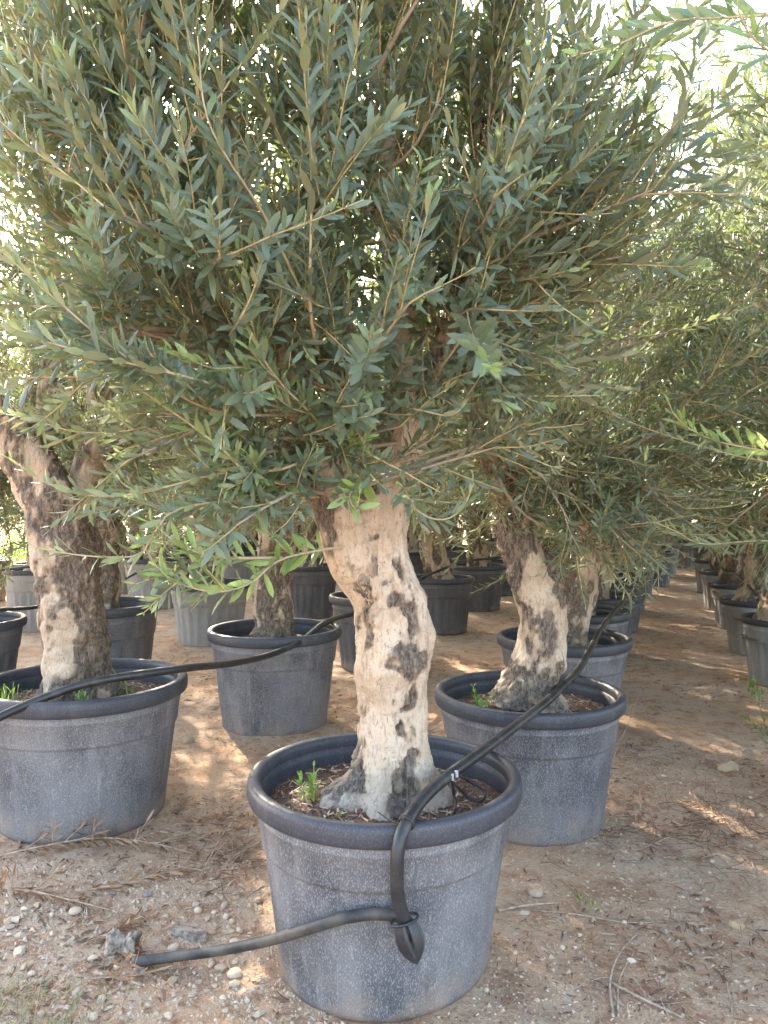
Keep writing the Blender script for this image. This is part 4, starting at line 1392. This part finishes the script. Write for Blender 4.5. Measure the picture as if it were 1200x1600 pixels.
litter('dead_leaves', 'dead brown olive leaves scattered on the dirt', 34000, (-2.6, 3.8), (1.5, 9.5), 1.7, (0.02, 0.07), (0.003, 0.011), (0.0, 0.75), 31, 1)
litter('straw', 'thin straw and twig bits scattered on the dirt', 36000, (-2.6, 3.8), (1.5, 9.5), 1.7, (0.02, 0.11), (0.0010, 0.0028), (0.2, 1.0), 32, 1)

litter('litter_crumbs', 'crumbled leaf and bark bits strewn over the near dirt', 26000, (-1.7, 1.9), (1.5, 4.6), 1.3, (0.006, 0.03), (0.002, 0.006), (0.0, 1.0), 33, 1)

for (cx, cy, R_, H_, rz_, lab) in ((MX, MY, 0.40, 0.545, 0.4, 'bark chips and dead leaves on the front pot\'s soil'), (-1.29, 3.30, 0.435, 0.585, 41 * 0.7, 'bark chips and dead leaves on the wide pot\'s soil'),
                                   (0.617, 3.26, 0.40, 0.545, 52 * 0.7, 'bark chips and dead leaves on the soil of the pot behind')):
    rg = np.random.default_rng(int(cx * 100) + 900)
    zt = ghs(cx, cy) - 0.006 + H_ * 0.83
    rs_ = R_ * 0.90 - 0.016
    n = 900
    r_, a_ = rs_ * np.sqrt(rg.random(n)) * 0.96, rg.uniform(0, 6.28, n)
    V, Fq, A = [], [], []
    for k in range(n):
        al, L_, W_ = rg.uniform(0, 6.28), rg.uniform(0.006, 0.035), rg.uniform(0.002, 0.007)
        dl, sl = np.array([math.cos(al), math.sin(al)]), np.array([-math.sin(al), math.cos(al)])
        c0 = np.array([r_[k] * math.cos(a_[k]), r_[k] * math.sin(a_[k])])
        for t_, w_ in ((-.5, .4), (.5, .4)):
            for sg in (-1, 1):
                q_ = c0 + dl * L_ * t_ + sl * W_ * w_ * sg
                V.append((q_[0], q_[1], 0))
        Fq.append((4 * k, 4 * k + 1, 4 * k + 3, 4 * k + 2))
        A += [rg.uniform(0.05, 1.0)] * 4
    V = np.array(V)
    rr_ = np.hypot(V[:, 0], V[:, 1])
    V[:, 2] = 0.012 * fbm(V * 9, 3, 4) + 0.012 * fbm(V * 38, 3, 2) + 0.018 * np.maximum(0, 1 - (rr_ / rs_) ** 2) + 0.004 + 0.004 * rg.random(len(V))
    o = link('soil_litter', make_mesh('soil_litter', V, np.array(Fq), M['litter'], {'shade': A}), None, (cx, cy, zt))
    o.rotation_euler = (0, 0, rz_)
    tag(o, lab, 'litter', None, 'stuff')

# ================================================================== dry branches and twigs
def dry_branch(label, path_px, rng, r=0.0035, leafn=26, side=5, lift=0.012):
    pts = []
    for k, (px, py, up) in enumerate(path_px):
        x, y = gpix(px, py)
        pts.append((x, y, ghs(x, y) + lift + up))
    p = catmull(np.array(pts), 40)
    org = p[0].copy()
    t = thing('dry_branch', label, 'branch', org)
    v, f = tube(p, np.linspace(r, r * 0.45, 40), 8)
    link('stem', make_mesh('stem', v - org, f, M['drystem']), t)
    bag = Leaves()
    for k in range(side):
        i = int(rng.uniform(4, 34))
        sp = grow(p[i], nrm(p[i + 1] - p[i]) * 0.8 + nrm(rng.normal(0, 1, 3)) * (1, 1, 0.2) * 0.8 + UP * 0.35, rng.uniform(0.06, 0.16), rng, (0, 0, 0), 0.05)
        sp[:, 2] = np.maximum(sp[:, 2], gh(sp[:, 0], sp[:, 1]) + 0.004)
        v, f = tube(sp, np.linspace(r * 0.5, r * 0.25, len(sp)), 6)
        link('side_twig', make_mesh('side_twig', v - org, f, M['drystem']), t)
        leafy(bag, sp, rng, 0.055, 0.016, 0.1, 0.25, 0.2, 0.17, 0.5, (34, 22))
    leafy(bag, p, rng, 0.058, 0.020, 0.1, 0.2, 0.2, 0.17, 0.6, (34, 22))
    bag.done(5)
    tipz = (bag.p + bag.d * bag.l[:, None])
    need = gh(tipz[:, 0], tipz[:, 1]) + 0.004
    bag.d[:, 2] = np.maximum(bag.d[:, 2], (need - bag.p[:, 2]) / bag.l)
    bag.d = nrm(bag.d)
    bag.n = nrm(bag.n - bag.d * (bag.n * bag.d).sum(1, keepdims=True))
    bag.x = np.cross(bag.d, bag.n)
    for i in rng.permutation(len(bag.l))[:int(leafn * 1.8)]:
        one = np.zeros(len(bag.l), bool)
        one[i] = True
        link('leaf', bag.mesh('leaf', one, True, M['dry_leaf'], org), t)


rng = np.random.default_rng(44)
dry_branch('dry olive branch with curled brown leaves lying at the wide pot\'s foot', [(-30, 1352, 0), (60, 1340, 0.02), (150, 1332, 0.03), (230, 1335, 0.02), (300, 1342, 0.0)], rng, 0.004, 70, 8)
dry_branch('dry olive branch running from the wide pot towards the brushwood', [(120, 1400, 0), (190, 1392, 0.01), (260, 1376, 0.01), (310, 1366, 0)], rng, 0.003, 40, 3)
dry_branch('dry branch with few brown leaves on the gravel', [(-20, 1395, 0), (40, 1402, 0.01), (110, 1418, 0.01), (172, 1429, 0)], rng, 0.0035, 45, 4)
dry_branch('small dry branch with brown leaves beside the bark chunk', [(125, 1480, 0), (170, 1462, 0.005), (215, 1447, 0)], rng, 0.0022, 30, 3)
dry_branch('dry brown sprig lying in front of the bark chunk', [(140, 1536, 0), (190, 1534, 0.004), (225, 1530, 0)], rng, 0.0022, 16, 2)
dry_branch('dry sprig with brown leaves rising before the wide pot\'s front', [(20, 1345, 0), (45, 1300, 0.0), (85, 1275, 0.02)], rng, 0.0022, 24, 2)


def twig(label, path_px, r, group=None, mat='drystem'):
    pts = []
    for (px, py, up) in path_px:
        x, y = gpix(px, py)
        pts.append((x, y, ghs(x, y) + r + up))
    p = catmull(np.array(pts), 26)
    v, f = tube(p, np.linspace(r, r * 0.5, 26), 7)
    tag(link('twig', make_mesh('twig', v - p[0], f, M[mat]), None, p[0]), label, 'twig', group)


twig('long bare twig leaning from the front pot\'s rim side to the brushwood', [(392, 1275, 0.05), (345, 1330, 0.04), (318, 1370, 0.01), (300, 1385, 0)], 0.004)
twig('thin dark twig below the front pot rim', [(408, 1325, 0.01), (360, 1358, 0.02), (330, 1382, 0)], 0.0035)
twig('curved pale twig with a fork near the aisle foreground', [(960, 1600, 0), (955, 1545, 0.004), (970, 1500, 0.006), (1000, 1465, 0)], 0.004)
twig('second curved twig beside the forked pale one', [(968, 1598, 0), (970, 1540, 0.004), (995, 1490, 0)], 0.003)
twig('thick pale stick pointing at the aisle', [(955, 1545, 0), (1000, 1570, 0.004), (1070, 1600, 0)], 0.0055)
twig('grey stick lying right of the front pot', [(778, 1432, 0), (830, 1425, 0.004), (872, 1420, 0)], 0.0055)
twig('dark thin stick behind the cream stone', [(830, 1430, 0), (900, 1437, 0.003), (980, 1450, 0), (1040, 1446, 0)], 0.003)
twig('upright thin twig on the dirt beside the second pot', [(1000, 1240, 0), (1002, 1265, 0.01), (998, 1290, 0)], 0.003)
twig('long straw-coloured twig on the aisle', [(1040, 1335, 0), (1090, 1365, 0.003), (1180, 1395, 0)], 0.003)
twig('pale twig beside the aisle weeds', [(1175, 1350, 0), (1185, 1380, 0.004), (1190, 1405, 0)], 0.003)
twig('dark twig by the second pot\'s foot', [(975, 1222, 0), (1010, 1232, 0.004), (1030, 1245, 0)], 0.0035)
twig('bent grey twig at the aisle\'s end of the second pot', [(955, 1200, 0.02), (990, 1130, 0.06), (1000, 1090, 0.08)], 0.003)
twig('brown twig on the aisle foreground', [(1135, 1530, 0), (1143, 1565, 0.004), (1148, 1600, 0)], 0.0032)
rng = np.random.default_rng(91)
for k in range(26):
    px, py = (rng.uniform(820, 1190), rng.uniform(1140, 1590)) if k < 17 else (rng.uniform(280, 390), rng.uniform(1230, 1480))
    a, l = rng.uniform(-0.7, 0.7), rng.uniform(18, 55)
    x, y = gpix(px, py)
    if in_pot(x, y, 0.05):
        continue
    twig('short thin twig scattered on the dirt beside the pots', [(px, py, 0), (px + l * .5 * math.cos(a), py + l * .3 * math.sin(a) + rng.uniform(-4, 4), 0.004), (px + l * math.cos(a), py + l * .5 * math.sin(a), 0)],
         rng.uniform(0.0014, 0.003), 'short twigs scattered on the dirt')

# brushwood: fine tangled dead stems between the pots
mb = Mesher()
for (cx, cy, sx, sy, n) in ((360, 1340, 30, 28, 150), (1120, 1290, 50, 24, 190), (1170, 1320, 40, 30, 90), (1000, 1300, 60, 30, 60)):
    for k in range(n):
        px, py = rng.normal(cx, sx), rng.normal(cy, sy)
        x, y = gpix(px, py)
        if in_pot(x, y, 0.02):
            continue
        d = nrm(np.append(rng.normal(0, 1, 2), rng.uniform(0, 0.35)))
        sp = grow((x, y, ghs(x, y) + 0.002), d, rng.uniform(0.05, 0.2), rng, (0, 0, -0.4), 0.18)
        sp[:, 2] = np.maximum(sp[:, 2], gh(sp[:, 0], sp[:, 1]) + 0.001)
        v, f = tube(sp, 0.0011, 3)
        mb.add(v, f, rng.uniform(0.0, 0.9))
tag(link('brushwood', mb.mesh('brushwood', M['litter'], 'shade')), 'tangled fine dead stems lying between the pots', 'brushwood', None, 'stuff')

# bark chunk and wood chip
x, y = gpix(186, 1492)
v, f = rock(21, 0.7, 0.6)
v = v * 0.001
base_v, base_f = tube(np.stack([np.linspace(-0.055, 0.055, 46), 0.006 * np.sin(np.linspace(0, 5, 46)), np.zeros(46)], -1), 0.026 + 0.006 * np.sin(np.linspace(0, 9, 46)), 44)
nn = fbm(base_v * np.array([38, 60, 60]), 4, 3)
base_v = base_v * (1 + 0.75 * nn)[:, None] * np.array([0.75, 1.0, 1.15])
tag(link('bark_chunk', make_mesh('bark_chunk', base_v, base_f, M['deadwood']), None, (x, y + 0.012, ghs(x, y) + 0.027)), 'gnarled grey bark chunk at the end of the hose tail', 'bark')
x, y = gpix(297, 1466)
hw = np.array([(-.065, -.014), (-.05, -.022), (.03, -.026), (.062, -.012), (.058, .012), (.0, .022), (-.055, .012)])
v = np.vstack([np.c_[hw, np.full(7, -0.008)], np.c_[hw * 0.93, np.full(7, 0.009) + 0.004 * np.sin(np.arange(7) * 2.0)]])
f4 = [(i, (i + 1) % 7, 7 + (i + 1) % 7, 7 + i) for i in range(7)]
bmf = [np.array(f4), np.array([[7, 8, 9, 10, 11, 12, 13]]), np.array([[6, 5, 4, 3, 2, 1, 0]])]
o = link('wood_chip', make_mesh('wood_chip', v, bmf, M['deadwood'], None, False), None, (x, y, ghs(x, y) + 0.009))
o.rotation_euler = (0.05, 0.08, -0.35)
tag(o, 'flat weathered wood chip lying on the dirt behind the hose tail', 'wood chip')

# dry feathery grass in the near corner
mb = Mesher()
for k in range(520):
    px, py = rng.uniform(-120, 200) ** 1.0, rng.uniform(1530, 1760)
    if px > 20 and rng.random() < (px - 20) / 220:
        continue
    x, y = gpix(px, py)
    tall = rng.random() < 0.06
    h = rng.uniform(0.10, 0.20) if tall else rng.uniform(0.02, 0.075)
    sp = grow((x, y, ghs(x, y) - 0.003), UP + np.array([rng.uniform(-0.1, 0.9), rng.normal(0, 0.3), 0]), h, rng, (0.1, 0, -0.1), 0.05)
    sh = rng.uniform(0.55, 1.0) if tall else rng.uniform(0, 0.6)
    v, f = tube(sp, np.linspace(0.0011, 0.0005, len(sp)), 3)
    mb.add(v, f, sh)
    for q in range(5 if not tall else 3):
        i = rng.integers(1, len(sp))
        s2 = grow(sp[i], UP * 0.5 + rng.normal(0, 0.6, 3), rng.uniform(0.008, 0.022), rng)
        v, f = tube(s2, 0.0006, 3)
        mb.add(v, f, rng.uniform(0.0, 0.55) if not tall else rng.uniform(0.7, 0.95))
tag(link('dry_grass', mb.mesh('dry_grass', M['grass'], 'shade')), 'feathery dry grass growing in the gravelly corner', 'grass', None, 'stuff')
